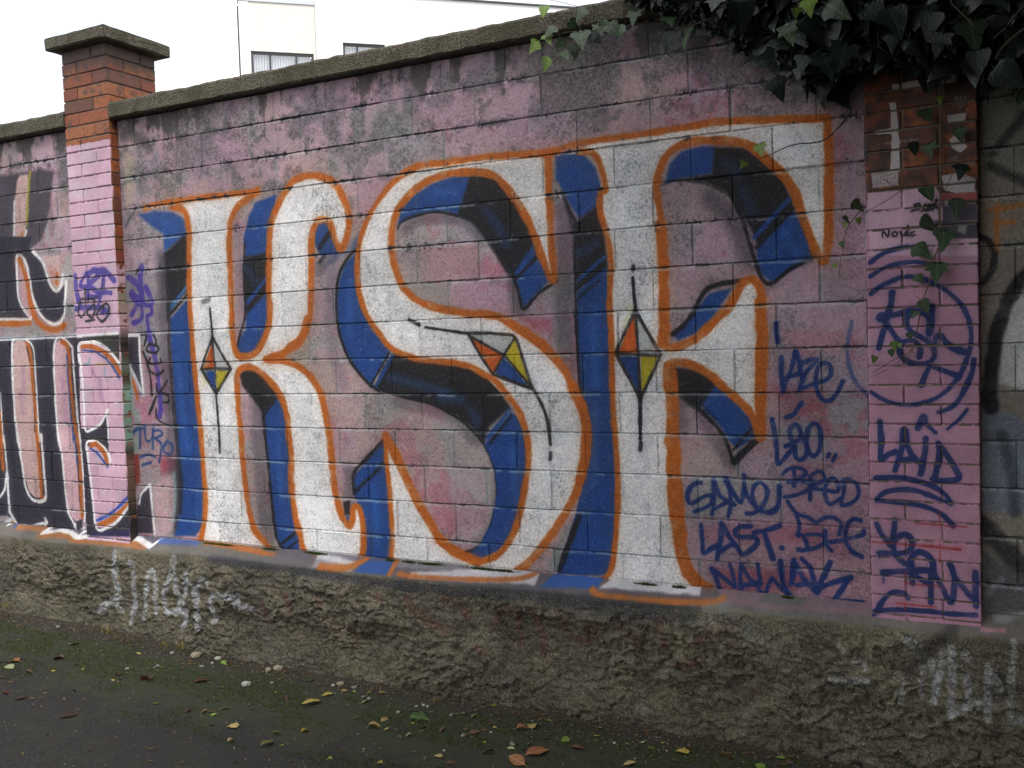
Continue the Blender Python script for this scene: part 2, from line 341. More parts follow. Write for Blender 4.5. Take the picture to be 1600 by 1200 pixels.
# ---- white faces
WH = dict(wear=.86, soft=1.8)
K_W = "280,322 290,333 295,355 296,450 302,550 308,620 315,700 321,790 320,830 316,850 417,862 398,830 388,795 381,735 376,675 371,610 372,585 385,575 400,578 418,592 433,612 445,640 452,680 455,750 461,805 470,840 478,865 490,878 515,886 540,886 560,876 567,855 566,820 560,797 550,792 545,822 532,807 525,780 519,725 511,665 505,627 495,600 475,580 440,563 418,562 450,547 467,532 481,510 487,487 487,412 486,382 489,362 497,346 510,344 520,360 525,380 535,387 543,362 545,337 538,318 525,290 507,278 485,275 462,280 442,297 430,330 421,362 420,412 420,462 421,500 414,526 400,550 385,557 370,555 363,520 361,462 359,400 358,355 364,333 375,318 395,303 330,309"
S_W = "855,240 800,243 750,248 700,255 657,260 632,271 600,300 575,340 560,395 558,430 566,475 595,525 612,545 637,557 707,566 755,585 800,632 822,682 825,710 820,762 807,820 785,860 745,877 725,870 687,845 650,780 620,717 604,683 604,725 610,787 612,850 608,888 700,896 800,904 832,880 865,830 900,770 915,712 915,655 892,603 865,557 820,520 790,500 710,486 647,467 617,420 612,362 625,322 650,295 700,272 735,270 780,282 820,337 847,405 863,437 861,387 857,300"
E_W = "925,222 1000,212 1075,200 1125,192 1200,190 1292,188 1294,300 1292,370 1286,408 1270,385 1250,330 1238,298 1215,268 1190,245 1165,226 1112,221 1065,226 1045,240 1030,265 1027,300 1034,350 1036,500 1035,535 1045,543 1062,542 1087,530 1125,492 1150,460 1165,438 1180,440 1188,460 1188,682 1172,645 1135,610 1105,583 1060,565 1045,570 1048,612 1051,700 1056,790 1066,865 1085,910 1110,930 1000,928 930,920 955,885 963,837 964,740 957,650 955,525 953,425 945,355 938,300 940,270 925,240 905,238"
for t in (K_W, S_W, E_W): F(t, WHITE, 1, cv=BOTH, **WH)
for cv in (wall_cv,):                                       # thin white paint lets the wall show in cloudy patches
    m = (cv.rgb.min(axis=2) > .80); n = fbm(cv.h, cv.w, .05 / cv.res, 90, 4); n2 = fbm(cv.h, cv.w, .30 / cv.res, 91, 6)
    k = (sm(n, .48, .70) * .6 + sm(n2, .5, .7) * .3) * m
    cv.a -= .16 * k + .30 * cv.thin * m * sm(n2, .35, .6); cv.rgb *= (1 - .10 * cv.thin * m)[..., None]; cv.rgb = cv.rgb * (1 - .30 * k[..., None]) + np.array((176, 182, 188), np.float32) / 255 * .30 * k[..., None]
for t in ("655,300 700,262 760,255 850,250 850,300 770,268 690,268", "290,340 355,330 358,450 300,470", "940,250 1290,195 1290,300 1240,290 1180,230 1060,220 1030,300 1030,420 955,420", "560,395 612,380 615,450 640,500 590,500"):
    F(t, (176, 180, 184), .22, 12, .72)

# ---- diamonds
def DL(t, w=4.6, op=.95, soft=1.5): S(t, w, (36, 32, 30), op, soft, cur=False)
F("334,530 334,577 316,577", (190, 84, 28), 1, 1.2); F("335,530 360,577 336,577", (190, 192, 190), 1, 1.2); F("316,580 335,580 336,612", BLUE, 1, 1.2); F("337,580 359,580 339,612", YELLOW, 1, 1.2)
S("322,550 318,600", 8, (210, 205, 120), .35, 5)
DL("332,527 314,577 337,616 360,577 332,527"); DL("314,577 360,577"); DL("332,527 336,577 337,616", 4); S("328,482 330,505 333,530", 3.6, BLACK, .9, 1.4); S("337,614 340,650 342,680 343,707", 4, BLACK, .95, 1.4); S("318,472 326,468", 7, BLACK, .5, 4)
F("734,523 800,527 786,555", (176, 178, 176), 1, 1.2); F("734,528 786,555 770,586", (190, 86, 28), 1, 1.2); F("804,530 829,605 788,557", YELLOW, 1, 1.2); F("786,558 828,607 772,586", BLUE, 1, 1.2)
DL("730,521 765,521 800,524 806,530 818,565 831,608 770,586 750,556 733,525", 4.6); DL("733,525 786,555 831,606", 4); DL("770,586 786,556 804,528", 4); S("732,522 700,517 665,512", 4.2, BLACK, .95, 1.6); S("655,508 638,500", 5, BLACK, .9, 2.2)
S("829,602 845,630 855,658 860,695", 5.2, (40, 38, 34), .95, 1.8); S("860,708 859,718", 5.5, BLACK, .8, 3)
F("990,492 996,553 965,551", (206, 92, 28), 1, 1.2); F("994,492 1029,553 998,553", (184, 186, 184), 1, 1.2); F("966,557 997,557 999,618", BLUE, 1, 1.2); F("1000,557 1028,557 1002,618", YELLOW, 1, 1.2)
DL("992,485 961,552 1000,624 1032,555 992,485", 5.2); DL("961,553 1032,556", 5.2); DL("992,488 997,555 1000,622", 4.6); S("988,434 990,460 993,488", 4.8, BLACK, .95, 1.6); S("989,417 988,424", 5, BLACK, .85, 2.4); S("1000,618 1000,655 1000,686", 6, BLACK, .95, 1.8); S("1001,693 1000,703", 6, BLACK, .85, 2.6)
S("985,480 975,510", 7, (200, 196, 90), .3, 4)

# ---- orange outlines
def OR(t, w=10, cv=None, soft=3.2):
    for c in (cv or WL): S(t, w, (158, 92, 42) if c is plinth_cv else ORANGE, .97, soft, .98, [c])  # ledge orange dulled in colour to offset its stronger light from above
OR("226,325 255,318 320,309 385,301 402,298", 9); OR("268,323 287,330 294,355 295,400 295,450 298,500 302,550 306,600 311,650 315,700 319,750 321,795 318,822 312,848", 10, BOTH)
OR("402,299 388,309 372,322 362,338 358,362 359,412 361,462 362,512 366,540 373,556 390,556 402,549 414,526 421,500 420,462 420,412 421,362 427,337 437,315 447,297 462,281 485,275 507,278 525,290 538,315 545,337 543,362 535,388 525,380 519,360 511,345 497,346 488,362 486,382 487,412 486,450 485,487 480,512 467,532 450,547 430,558 414,562", 11)
OR("414,562 440,564 460,570 475,580 487,592 497,607 505,627 511,662 515,687 519,725 522,755 527,787 534,808 545,822 551,812 552,795 560,793 566,812 568,837 567,862 559,876 540,886 512,886 487,876 475,862 469,837 462,812 458,787 455,750 454,712 451,675 445,637 434,613 420,595 402,579 384,574 371,583 370,600 372,637 376,675 379,712 382,750 387,790 397,828 410,845 420,857", 11, BOTH)
OR("480,500 470,530 445,550 425,560", 14); OR("310,847 350,853 395,862 425,868", 6, BOTH)
OR("862,240 800,242 750,247 700,254 657,260 632,271 612,287 600,301 588,318 575,340 565,367 559,395 557,420 560,450 566,475 577,500 594,525 612,545 637,557 670,564 707,567 732,573 755,585 776,598 792,618 806,635 816,658 823,682 826,705 824,732 820,762 814,795 806,822 797,842 785,860 767,873 745,878 724,870 700,857 686,845", 10)
OR("745,878 720,868 690,846 670,815 650,780 635,750 620,717 610,697 603,682", 16); OR("603,682 604,725 607,750 610,787 612,825 612,850 609,888", 8.5, BOTH)
OR("856,240 857,297 859,337 861,387 864,425 861,438 847,405 832,362 820,337 803,310 780,282 760,272 735,269 700,272 670,282 648,296 634,310 623,325 616,342 612,362 612,395 617,420 628,446 647,467 675,480 710,487 750,492 776,495 800,508 820,521 845,540 865,558 882,580 893,603 906,632 914,658 916,685 913,712 908,742 899,770 884,801 865,830 846,856 828,877 808,893", 12)
OR("893,603 908,635 916,665 916,690 912,720 905,750", 17); OR("640,898 700,902 760,906 805,906", 5, BOTH); OR("800,508 835,530 868,560", 15)
OR("905,238 926,240 940,265 945,297 938,300 937,330 946,362 952,387 954,425 952,475 955,525 956,600 958,650 961,687 964,737 964,787 962,837 956,882 948,900 924,916", 9, BOTH)
OR("862,238 887,229 925,221 1000,211 1075,199 1125,191 1200,188 1262,186 1292,186", 11); OR("1292,186 1295,250 1294,300 1294,350 1293,385 1287,408 1276,398 1262,362 1250,330 1240,298 1222,273 1200,253 1175,231 1150,223 1112,220 1075,223 1046,238 1031,264 1026,297 1033,350 1036,400 1036,450 1036,500 1034,532 1043,543 1062,542 1087,530 1106,512 1126,492 1143,474 1155,450 1164,440 1177,438 1187,455 1189,500 1187,550 1187,600 1187,637 1187,683 1176,652 1155,627 1135,610 1112,589 1087,573 1060,566 1042,570", 13)
OR("1031,350 1036,420 1037,500 1036,535", 18); OR("1187,470 1190,540 1188,640 1187,680", 17); OR("1045,577 1049,612 1050,675 1052,725 1055,775 1060,825 1065,862 1073,890 1090,914 1104,922", 23, BOTH)
OR("922,917 950,913", 8, BOTH); OR("925,925 1000,933 1060,938 1125,938", 7, BOTH)

# ---- navy tags at the right of the piece
def TG(t, ox, oy, z=10, w=7.4, col=NAVY, op=.93, cv=None): S(t, w, col, op, 1.5, .95, cv or WL, ox=ox, oy=oy, z=z)
for t in ("120,60 130,200 150,350", "205,590 205,800 230,1130", "235,1110 280,950 350,800 430,520", "430,500 480,640 500,800 555,930", "300,900 420,860 500,840", "510,690 640,640 760,620 700,700 560,880 490,1090", "490,1080 730,1000 920,930 980,820 950,700 880,680 800,710 750,830 740,1000 780,1160 850,1250 900,1270 980,1250 1080,1130 1160,960"): TG(t, 1200, 500)
TG("1310,30 1250,300 1235,450 1250,650 1300,850 1380,1000 1500,1120", 1200, 500, w=6, col=(52, 74, 126), op=.7); TG("1480,0 1600,100", 1200, 612, w=7, op=.5)
for t in ("60,450 100,650 130,900 150,1150 240,1080 330,970 420,890", "270,880 380,830 480,770 500,640 430,540 350,600 340,720 400,830", "410,900 430,1050 510,1090 590,1010 600,870 520,720", "620,620 700,520 790,570 820,750 790,950 710,1030 630,960 590,780 620,620", "280,430 400,370 520,200", "930,1040 950,1000", "1010,1100 1050,1020"): TG(t, 1200, 610)
for t in ("350,350 250,360 160,460 140,600 200,670 300,620 430,555 520,560 500,680 380,750 250,800", "540,300 550,500 540,700 520,840", "560,350 640,540 760,640 870,690", "550,770 650,710 760,650", "720,280 790,450 810,680 770,880", "740,290 850,500 960,650 1010,500 1020,230", "1030,430 1110,620 1250,780", "1250,780 1360,620 1380,460 1270,340 1170,420 1150,560 1200,700", "1060,830 1180,820 1280,740", "1290,790 1420,820 1530,760 1570,600 1580,400"): TG(t, 1060, 720, w=7)
for t in ("220,220 300,140 430,115 560,150 580,220 470,290", "400,170 410,280 400,400", "310,340 480,320 640,360", "655,250 655,420 650,620", "650,250 780,170 870,230 860,320 690,380", "250,570 430,540 620,460 690,370", "690,430 880,460 1070,490 1090,350 1010,270 920,330 880,480 920,640 990,680 1120,590", "1180,300 1175,500 1140,690 1320,650 1410,530 1380,380 1250,290 1160,320", "300,640 380,760 480,850 620,890 740,980", "440,850 480,1000 470,1180", "770,960 900,890 1050,910 1140,1000 1110,1150", "1210,1180 1230,1010 1330,920 1440,940", "160,400 160,600 130,720 20,800"): TG(t, 1200, 720, w=6.4)
for t in ("360,60 420,60 480,150 510,260", "370,290 460,300 650,260 780,180 760,80 650,60 480,60", "790,0 800,200 890,310", "860,170 1000,160 1180,110 1370,60 1390,0", "1100,0 1110,150 1200,310 1360,400"): TG(t, 1210, 830, w=7)
for t in ("150,110 170,300 190,540 300,480 440,410", "470,80 460,300 400,640", "490,100 600,300 700,430 790,570 900,520 1020,400 1000,310 880,300 730,290 680,210 760,140 920,130", "440,520 560,450 680,400", "970,230 1200,180 1380,120", "1130,220 1200,420 1270,630", "1410,470 1415,475"): TG(t, 1080, 810, w=8)
for t in ("110,190 200,380 250,580", "120,190 350,370 460,470", "400,130 450,300 480,480", "570,120 560,350 570,570", "580,150 720,360 840,420", "830,130 880,430", "600,450 720,440 850,440", "800,430 930,600 1000,450 1050,340", "1060,340 1200,500 1330,620", "1190,100 1230,400 1330,600", "1400,60 1370,420"): TG(t, 1100, 870, w=7.6, cv=BOTH)
for t in ("90,480 110,750 220,1010", "290,470 280,700 240,840", "320,500 450,750 650,960", "420,440 560,600 640,940", "870,490 780,680 650,950", "680,920 820,840 1180,730", "1140,760 1060,900 850,1190", "900,1130 1100,1105 1360,1120", "340,850 480,830"): TG(t, 1210, 830, w=8, cv=BOTH)

# ---- purple, black and blue tags between the left pillar and the K
def PU(t, ox, oy, z, w=6, cv=None): S(t, w, PURPLE, .92, 1.6, .95, cv or WL, ox=ox, oy=oy, z=z)
def SB(t, ox, oy, z, w=4.2, cv=None): S(t, w, BLACK, .9, 1.1, .95, cv or WL, ox=ox, oy=oy, z=z)
F("200,70 355,70 370,300 390,600 430,930 300,650 220,500 195,400", DARK, .96, 1.6, .95, ox=180, oy=520, z=10); F("150,380 250,500 260,700 300,1000 330,1300 200,1300", (128, 160, 150), .6, 4, ox=180, oy=520, z=10)
F("250,680 290,720 380,1080 330,1050 270,850", ORANGE, .9, 1.6, ox=180, oy=520, z=10); S("200,40 370,40 375,300 390,500 435,950", 5, WHITE, .9, 1.6, ox=180, oy=520, z=10, cur=False); S("215,510 330,750 445,985", 5, (190, 196, 200), .9, 1.6, ox=180, oy=520, z=10)
F("300,0 380,0 400,400 330,700 280,680", (122, 150, 144), .6, 5, ox=180, oy=640, z=10); F("270,700 370,720 390,1150 280,1180", (122, 40, 36), .85, 3, ox=180, oy=640, z=10); F("860,720 935,640 955,935 855,935 850,800", DARK, .95, 1.6, .95, oy=600, z=4, cv=BOTH); S("868,750 880,690 935,630 950,760 968,940", 3.6, WHITE, .9, 1.4, oy=600, z=4, cur=False, cv=BOTH)
F("960,640 1080,560 1100,700 1090,900 1040,950 975,950", (200, 166, 168), .6, 4, oy=600, z=4); S("1105,480 1110,700 1095,900", 6, (44, 42, 50), .7, 4, oy=600, z=4); S("1085,560 1095,700 1080,860", 5, (120, 150, 150), .6, 4, oy=600, z=4)
S("205,405 208,480", 5, (120, 118, 100), .5, 4); S("195,210 215,215 232,230", 16, (60, 56, 56), .6, 8); S("212,325 200,345 196,355", 5, (70, 74, 84), .7, 3); S("195,285 215,280 219,292", 4, (70, 74, 84), .7, 3); F("190,235 212,245 208,320 195,330", (170, 160, 120), .4, 7)
for t, w in (("890,300 980,360 1060,480", 6.5), ("1080,160 1060,300 1080,600", 7), ("1130,430 1160,500 1220,640", 6.5), ("940,530 1000,600 1080,640", 10), ("1010,690 940,820", 5), ("1060,680 1080,800 1060,890 960,930", 5), ("1080,680 1200,700 1210,800 1150,850 1160,950 1190,1200", 5)): PU(t, 100, 400, 8.89, w * 1.5)
PU("520,0 560,200 620,400 660,600 690,850 710,1200", 180, 520, 10, 10); PU("710,0 690,100", 180, 640, 10, 10)
for t in ("400,40 480,40 450,200", "590,30 630,120 620,200 540,180 490,240 500,290 620,320 670,260 640,200", "540,400 530,470 600,490 710,470 700,420", "430,300 500,480 550,700 570,980", "540,600 640,660 700,640 760,590", "650,800 660,930 720,900 810,760", "740,940 840,1000 830,1080 750,1090", "640,1000 560,1200"): SB(t, 180, 520, 10)
SB("640,0 640,120 720,200 860,260", 180, 640, 10, 2.6); SB("560,0 530,70", 180, 640, 10, 4)
for t in ("240,400 320,320 460,270", "390,310 385,450 380,600", "450,270 470,450 510,500 570,440 590,250", "590,320 580,610", "590,340 690,330 730,390 640,440 590,450", "640,470 720,560 680,820", "810,490 750,600 780,680 870,690 890,580 810,490", "390,750 500,710 610,740", "420,870 550,830"): S(t, 4.4, (40, 62, 112), .9, 1.3, ox=180, oy=640, z=10)

# ---- the older piece on the left-hand panel
GD = (60, 53, 64); ND = (36, 32, 46); PE = (198, 164, 160)
def L(fn, *a, **k): return fn(*a, **k)
F("-2100,420 0,370 240,330 430,300 560,320 540,450 520,700 480,880 420,1050 330,1120 240,1240 -2100,1240", GD, .9, 4, .85, oy=220, z=6.667)
F("170,420 200,360 290,350 300,500 290,800 260,980 230,1070 160,1070 150,900 155,600", PE, .95, 2.5, oy=220, z=6.667); S("310,330 298,450 290,650 282,880", 5, (146, 140, 50), .9, 2, oy=220, z=6.667); S("152,640 150,1050 210,1095 262,990 275,940", 4.6, WHITE, .85, 1.8, oy=220, z=6.667); S("205,1060 240,960", 5, ORANGE, .6, 4, oy=220, z=6.667)
F("-2100,0 330,0 300,120 360,200 420,220 480,400 560,540 620,560 680,500 670,750 640,850 570,900 470,860 370,740 310,560 290,350 240,210 170,200 150,250 190,650 250,780 310,850 -2100,850", ND, .96, 2.2, .85, oy=370, z=6.667)
F("430,200 640,190 640,400 620,520 580,530 520,440 470,300", PE, .8, 4, oy=370, z=6.667); F("500,320 600,340 590,470 540,480", (170, 100, 90), .5, 6, oy=370, z=6.667)
S("170,210 180,560 220,720 320,850", 4.6, WHITE, .9, 1.7, oy=370, z=6.667); S("175,200 230,210 290,330 330,600 400,780 500,890 580,910 650,860 680,650 690,470", 5, WHITE, .9, 1.7, oy=370, z=6.667); S("340,150 450,280 520,490 590,565 640,510 650,400", 5, WHITE, .85, 1.9, oy=370, z=6.667)
F("190,260 250,300 300,600 350,780 300,840 220,650", (190, 150, 156), .8, 2, oy=370, z=6.667); S("200,240 270,430 320,720 400,890 500,960 600,970 670,920", 9, ORANGE, .95, 2, oy=370, z=6.667); S("600,400 592,490", 7, ORANGE, .8, 2.5, oy=370, z=6.667)
S("-2100,870 0,862 310,872", 4, WHITE, .8, 2, oy=370, z=6.667); S("-2100,912 0,908 310,903", 8, ORANGE, .95, 2, oy=370, z=6.667)
F("-2100,150 0,148 620,122 810,105 850,1200 -2100,1200", ND, .97, 1.6, .85, oy=510, z=6.667); S("-2100,140 0,135 300,125 620,110 800,92", 5, (206, 210, 216), .9, 1.8, oy=510, z=6.667)
F("-2100,-60 0,-60 860,-60 860,1000 940,1000 930,1075 790,1090 560,1010 400,960 180,950 80,840 -2100,800", ND, .97, 2, .93, oy=680, z=6.667)
def bars(oy, a, b):
    F(a, PE, .96, 1.5, oy=oy, z=6.667); F(b, (204, 164, 172), .96, 1.5, oy=oy, z=6.667)
bars(510, "140,180 180,140 260,160 310,400 350,800 362,1250 182,1250 150,800 130,400", "560,200 610,140 690,230 710,500 740,900 772,1250 612,1250 580,800 560,450")
bars(680, "190,-30 370,-30 410,350 430,640 380,660 310,600 260,450 220,250", "610,-30 770,-30 800,300 830,700 850,880 790,900 740,850 700,750 670,480 640,200")
for t in ("240,420 250,640", "220,700 240,900", "650,560 660,700", "670,760 690,1000"): S(t, 6, (160, 110, 150), .4, 5, oy=510, z=6.667)
for oy, t, w, c in ((510, "150,140 130,180 125,400 145,800 180,1200", 5, WHITE), (510, "280,170 320,300 340,600 370,900 390,1200", 7, ORANGE), (510, "270,140 345,230 370,550 410,1200", 3, WHITE), (510, "610,1200 580,800 558,430 562,200 620,110 740,210 752,300 780,600 825,1200", 4, WHITE), (510, "640,160 705,240 735,600 790,1200", 7.5, ORANGE), (510, "690,300 720,700 760,1200", 2.5, (40, 70, 130)), (510, "0,900 20,1200", 6, ORANGE), (510, "5,700 30,1200", 2.6, WHITE),
                    (680, "180,0 230,300 270,550 340,670 420,690 475,640 460,400 430,0", 5, WHITE), (680, "385,0 410,250 435,640", 7, ORANGE), (680, "610,0 640,200 680,600 710,800 770,920 785,1000", 4, WHITE), (680, "795,0 830,300 855,850", 7.5, ORANGE), (680, "825,0 870,500 885,780 878,900", 3.4, WHITE), (680, "0,0 25,350", 9, ORANGE), (680, "35,0 72,420", 3.4, WHITE), (680, "0,640 50,560 70,400 100,800", 5, WHITE), (680, "770,0 800,300", 2.5, (40, 70, 130))):
    S(t, w, c, .92, 1.6, oy=oy, z=6.667)
F("-2100,880 100,880 180,960 400,960 400,1040 700,1060 800,1090 1600,1180 1600,1000 930,900 500,930 420,900 180,900", (84, 78, 92), .95, 3, cv=[plinth_cv], oy=680, z=6.667)
F("90,880 150,890 200,950 400,960 470,930 400,1030 60,985", (150, 98, 60), .95, 2, cv=BOTH, oy=680, z=6.667); S("400,1045 640,1050 780,1090 1000,1105 1300,1130 1500,1160", 9, (150, 92, 46), .9, 3, cv=[plinth_cv], oy=680, z=6.667); F("60,900 95,910 100,985 65,980", (60, 80, 140), .9, 2, cv=BOTH, oy=680, z=6.667)
for t in ("70,420 100,800 180,940 330,950 490,910 470,870 480,930 400,1030 560,1010 660,1030 780,1075 940,1062 1100,1065 1250,1080 1400,1105 1560,1165 1610,1080", "785,930 785,1065", "0,950 110,880", "790,1030 880,970"): S(t, 5, (216, 218, 220), .92, 1.6, cv=BOTH, oy=680, z=6.667, cur=False)

# ---- pillars
LP = [lp_cv]
F("760,125 1240,95 1240,430 1100,230 980,170 820,170 830,700 830,1250 760,1250", ND, .97, 1, .97, LP, oy=510, z=6.667); F("820,1070 960,1060 1050,1030 1120,900 1130,1250 820,1250", ND, .97, 1, .97, LP, oy=510, z=6.667)
S("770,105 1000,92 1225,75", 5, WHITE, .95, 1.2, cv=LP, oy=510, z=6.667); F("860,110 1240,90 1240,380 1180,280 1080,190", (34, 34, 28), .9, 2, cv=LP, oy=510, z=6.667)
F("840,-30 1130,-30 1130,180 1060,110 980,60 900,70 910,300 960,700 1000,960 1110,970 1220,900 1340,740 1350,1060 900,1040 860,400", ND, .97, 1, .97, LP, oy=680, z=6.667)
F("960,1000 1350,990 1350,1060 930,1060", (40, 34, 80), .8, 3, cv=LP, oy=680, z=6.667)
S("825,360 815,200 900,165 1010,175 1100,230 1180,310 1240,390", 5.5, WHITE, .97, 1.1, cv=LP, oy=510, z=6.667); S("830,330 850,500 870,800 885,1075 960,1072 1050,1015 1110,900 1120,870", 4.2, WHITE, .97, 1.1, cv=LP, oy=510, z=6.667); S("1110,930 1120,1000 1130,1200", 3.6, WHITE, .97, 1, cv=LP, oy=510, z=6.667)
S("850,218 950,215 1080,270 1180,370 1245,490", 7.5, ORANGE, .97, 1, cv=LP, oy=510, z=6.667); S("850,250 980,265 1100,340 1180,440 1240,540", 3.2, (34, 62, 130), .97, 1, cv=LP, oy=510, z=6.667)
S("900,160 905,75 980,65 1070,120 1130,200 1150,280", 5, WHITE, .97, 1, cv=LP, oy=680, z=6.667); S("940,110 1000,100 1080,180 1110,290", 8, ORANGE, .97, 1, cv=LP, oy=680, z=6.667); S("940,140 1020,200 1120,330", 3.4, (34, 70, 140), .97, 1, cv=LP, oy=680, z=6.667)
F("1010,920 1150,850 1250,770 1340,680 1345,730 1270,820 1180,910 1090,950 1010,950", ORANGE, .97, 1, cv=LP, oy=680, z=6.667); S("1010,890 1150,820 1250,730 1340,640", 5, (44, 72, 160), .97, 1, cv=LP, oy=680, z=6.667); S("905,160 920,300 940,430 970,700 1000,970 1110,970 1220,900 1335,745", 4.4, WHITE, .97, 1, cv=LP, oy=680, z=6.667)
for t in ("960,450 980,520", "1040,560 1050,700", "1050,720 1060,760"): S(t, 8, (150, 110, 150), .45, 6, cv=LP, oy=510, z=6.667)
S("930,330 925,385 870,395", 1.6, (60, 140, 150), .8, .8, cv=LP, oy=510, z=6.667); S("1085,430 1085,515", 1.6, (80, 150, 170), .8, .8, cv=LP, oy=510, z=6.667); S("1000,390 1120,395", 1.6, (200, 180, 60), .7, .8, cv=LP, oy=510, z=6.667)
for t, w in (("150,270 160,400 200,600 230,690", 9.5), ("310,240 250,330 220,410", 6), ("320,270 430,200 470,280 340,400 450,500 470,560 350,570", 9), ("330,300 330,600", 7), ("450,230 560,210 690,340", 9), ("540,220 540,400 500,560 480,700", 7.5), ("480,520 560,505 640,515", 8), ("130,740 300,720 500,720 610,780", 8), ("110,740 105,850", 5), ("520,780 600,800", 8), ("230,430 330,430", 8)): PU(t, 100, 400, 8.89, w, LP)
for t, w in (("225,640 200,780 240,860 290,780", 3), ("290,460 300,700", 3.4), ("240,600 420,610 390,700 320,780 380,860 430,760 410,640", 3.4), ("300,910 420,890", 3.4), ("580,660 510,720 450,820 490,890 530,910 610,820 620,710 580,660", 3.8), ("350,600 470,575", 2)): SB(t, 100, 400, 8.89, w, LP)
# flank of the left pillar: bare brick above, then pink, stained, green, brown, black
LPX = (-5.440, -5.025); RPX = (-.467, -.041)
def flank():
    cv = side_cv; z = cv.z0 + np.arange(cv.h) * cv.res
    stops = [(.55, (40, 36, 34), .9), (.80, (46, 40, 36), .9), (.95, (96, 78, 60), .9), (1.15, (120, 92, 82), .9), (1.22, (70, 58, 48), .9), (1.30, (120, 150, 138), .95), (1.62, (134, 168, 154), .95), (1.70, (70, 56, 40), .9), (1.78, (110, 120, 104), .95), (1.93, (44, 36, 36), .95), (2.06, (196, 160, 166), .9), (2.24, (150, 136, 116), .8), (2.34, (200, 164, 172), .9), (2.44, (196, 160, 168), .8), (2.47, (150, 90, 60), 0), (3.42, (150, 90, 60), 0)]
    zs = [s[0] for s in stops]
    for k in range(3): cv.rgb[..., k] = np.interp(z, zs, [s[1][k] / 255 for s in stops])[:, None]
    cv.a[:] = np.interp(z, zs, [s[2] for s in stops])[:, None]
    cv.a *= 1 - .5 * sm(fbm(cv.h, cv.w, 12, 97), .5, .7)
flank()
RP = [rp_cv]
def RT(t, oy, w=7.5, op=.95, col=(18, 36, 92)): S(t, w, col, op, 1.5, .97, RP, ox=1340, oy=oy, z=7.27)
# whitewash over the bare red brick at the top of the right pillar
for t in ("1355,300 1460,292 1472,310 1472,380 1358,380", "1358,325 1470,325 1472,380 1530,370 1530,400 1358,400"): F(t, (206, 168, 186), .97, 1.5, .97, RP)
for t, c, o in (("1393,133 1440,124 1500,108 1490,130 1430,140 1394,141", (190, 188, 182), .9), ("1388,160 1401,160 1404,215 1408,268 1390,270 1393,215", (196, 192, 184), .85), ("1365,205 1400,198 1398,210 1366,212", (190, 186, 178), .8), ("1358,268 1404,262 1406,292 1362,296", (196, 192, 186), .75), ("1478,180 1510,176 1508,190 1480,195", (180, 180, 172), .8), ("1482,218 1500,205 1512,230 1500,240 1486,232", (184, 182, 176), .8), ("1470,275 1500,268 1525,280 1522,300 1490,302 1474,298", (176, 176, 172), .8), ("1490,150 1520,145 1505,170 1485,170", (176, 174, 168), .7),
                ("1366,225 1440,214 1436,221 1370,229", (180, 178, 170), .7), ("1480,245 1498,243 1496,252 1478,254", (184, 180, 172), .7), ("1404,240 1450,236 1448,247 1406,250", (176, 172, 160), .5)):
    for cv in RP: cv.fill(P(t), c, o, 1.8, .93 * o)
F("1472,312 1526,310 1528,345 1472,348", (64, 60, 70), .9, 2, .9, RP); F("1460,345 1528,347 1528,372 1462,374", (52, 50, 58), .9, 2, .9, RP); F("1475,310 1500,312 1490,322 1475,322", (190, 188, 184), .8, 2, cv=RP); F("1498,350 1510,352 1508,368 1494,362", (150, 148, 146), .8, 2, cv=RP); F("1470,305 1530,300 1530,312 1470,315", (140, 60, 46), .8, 2, cv=RP)
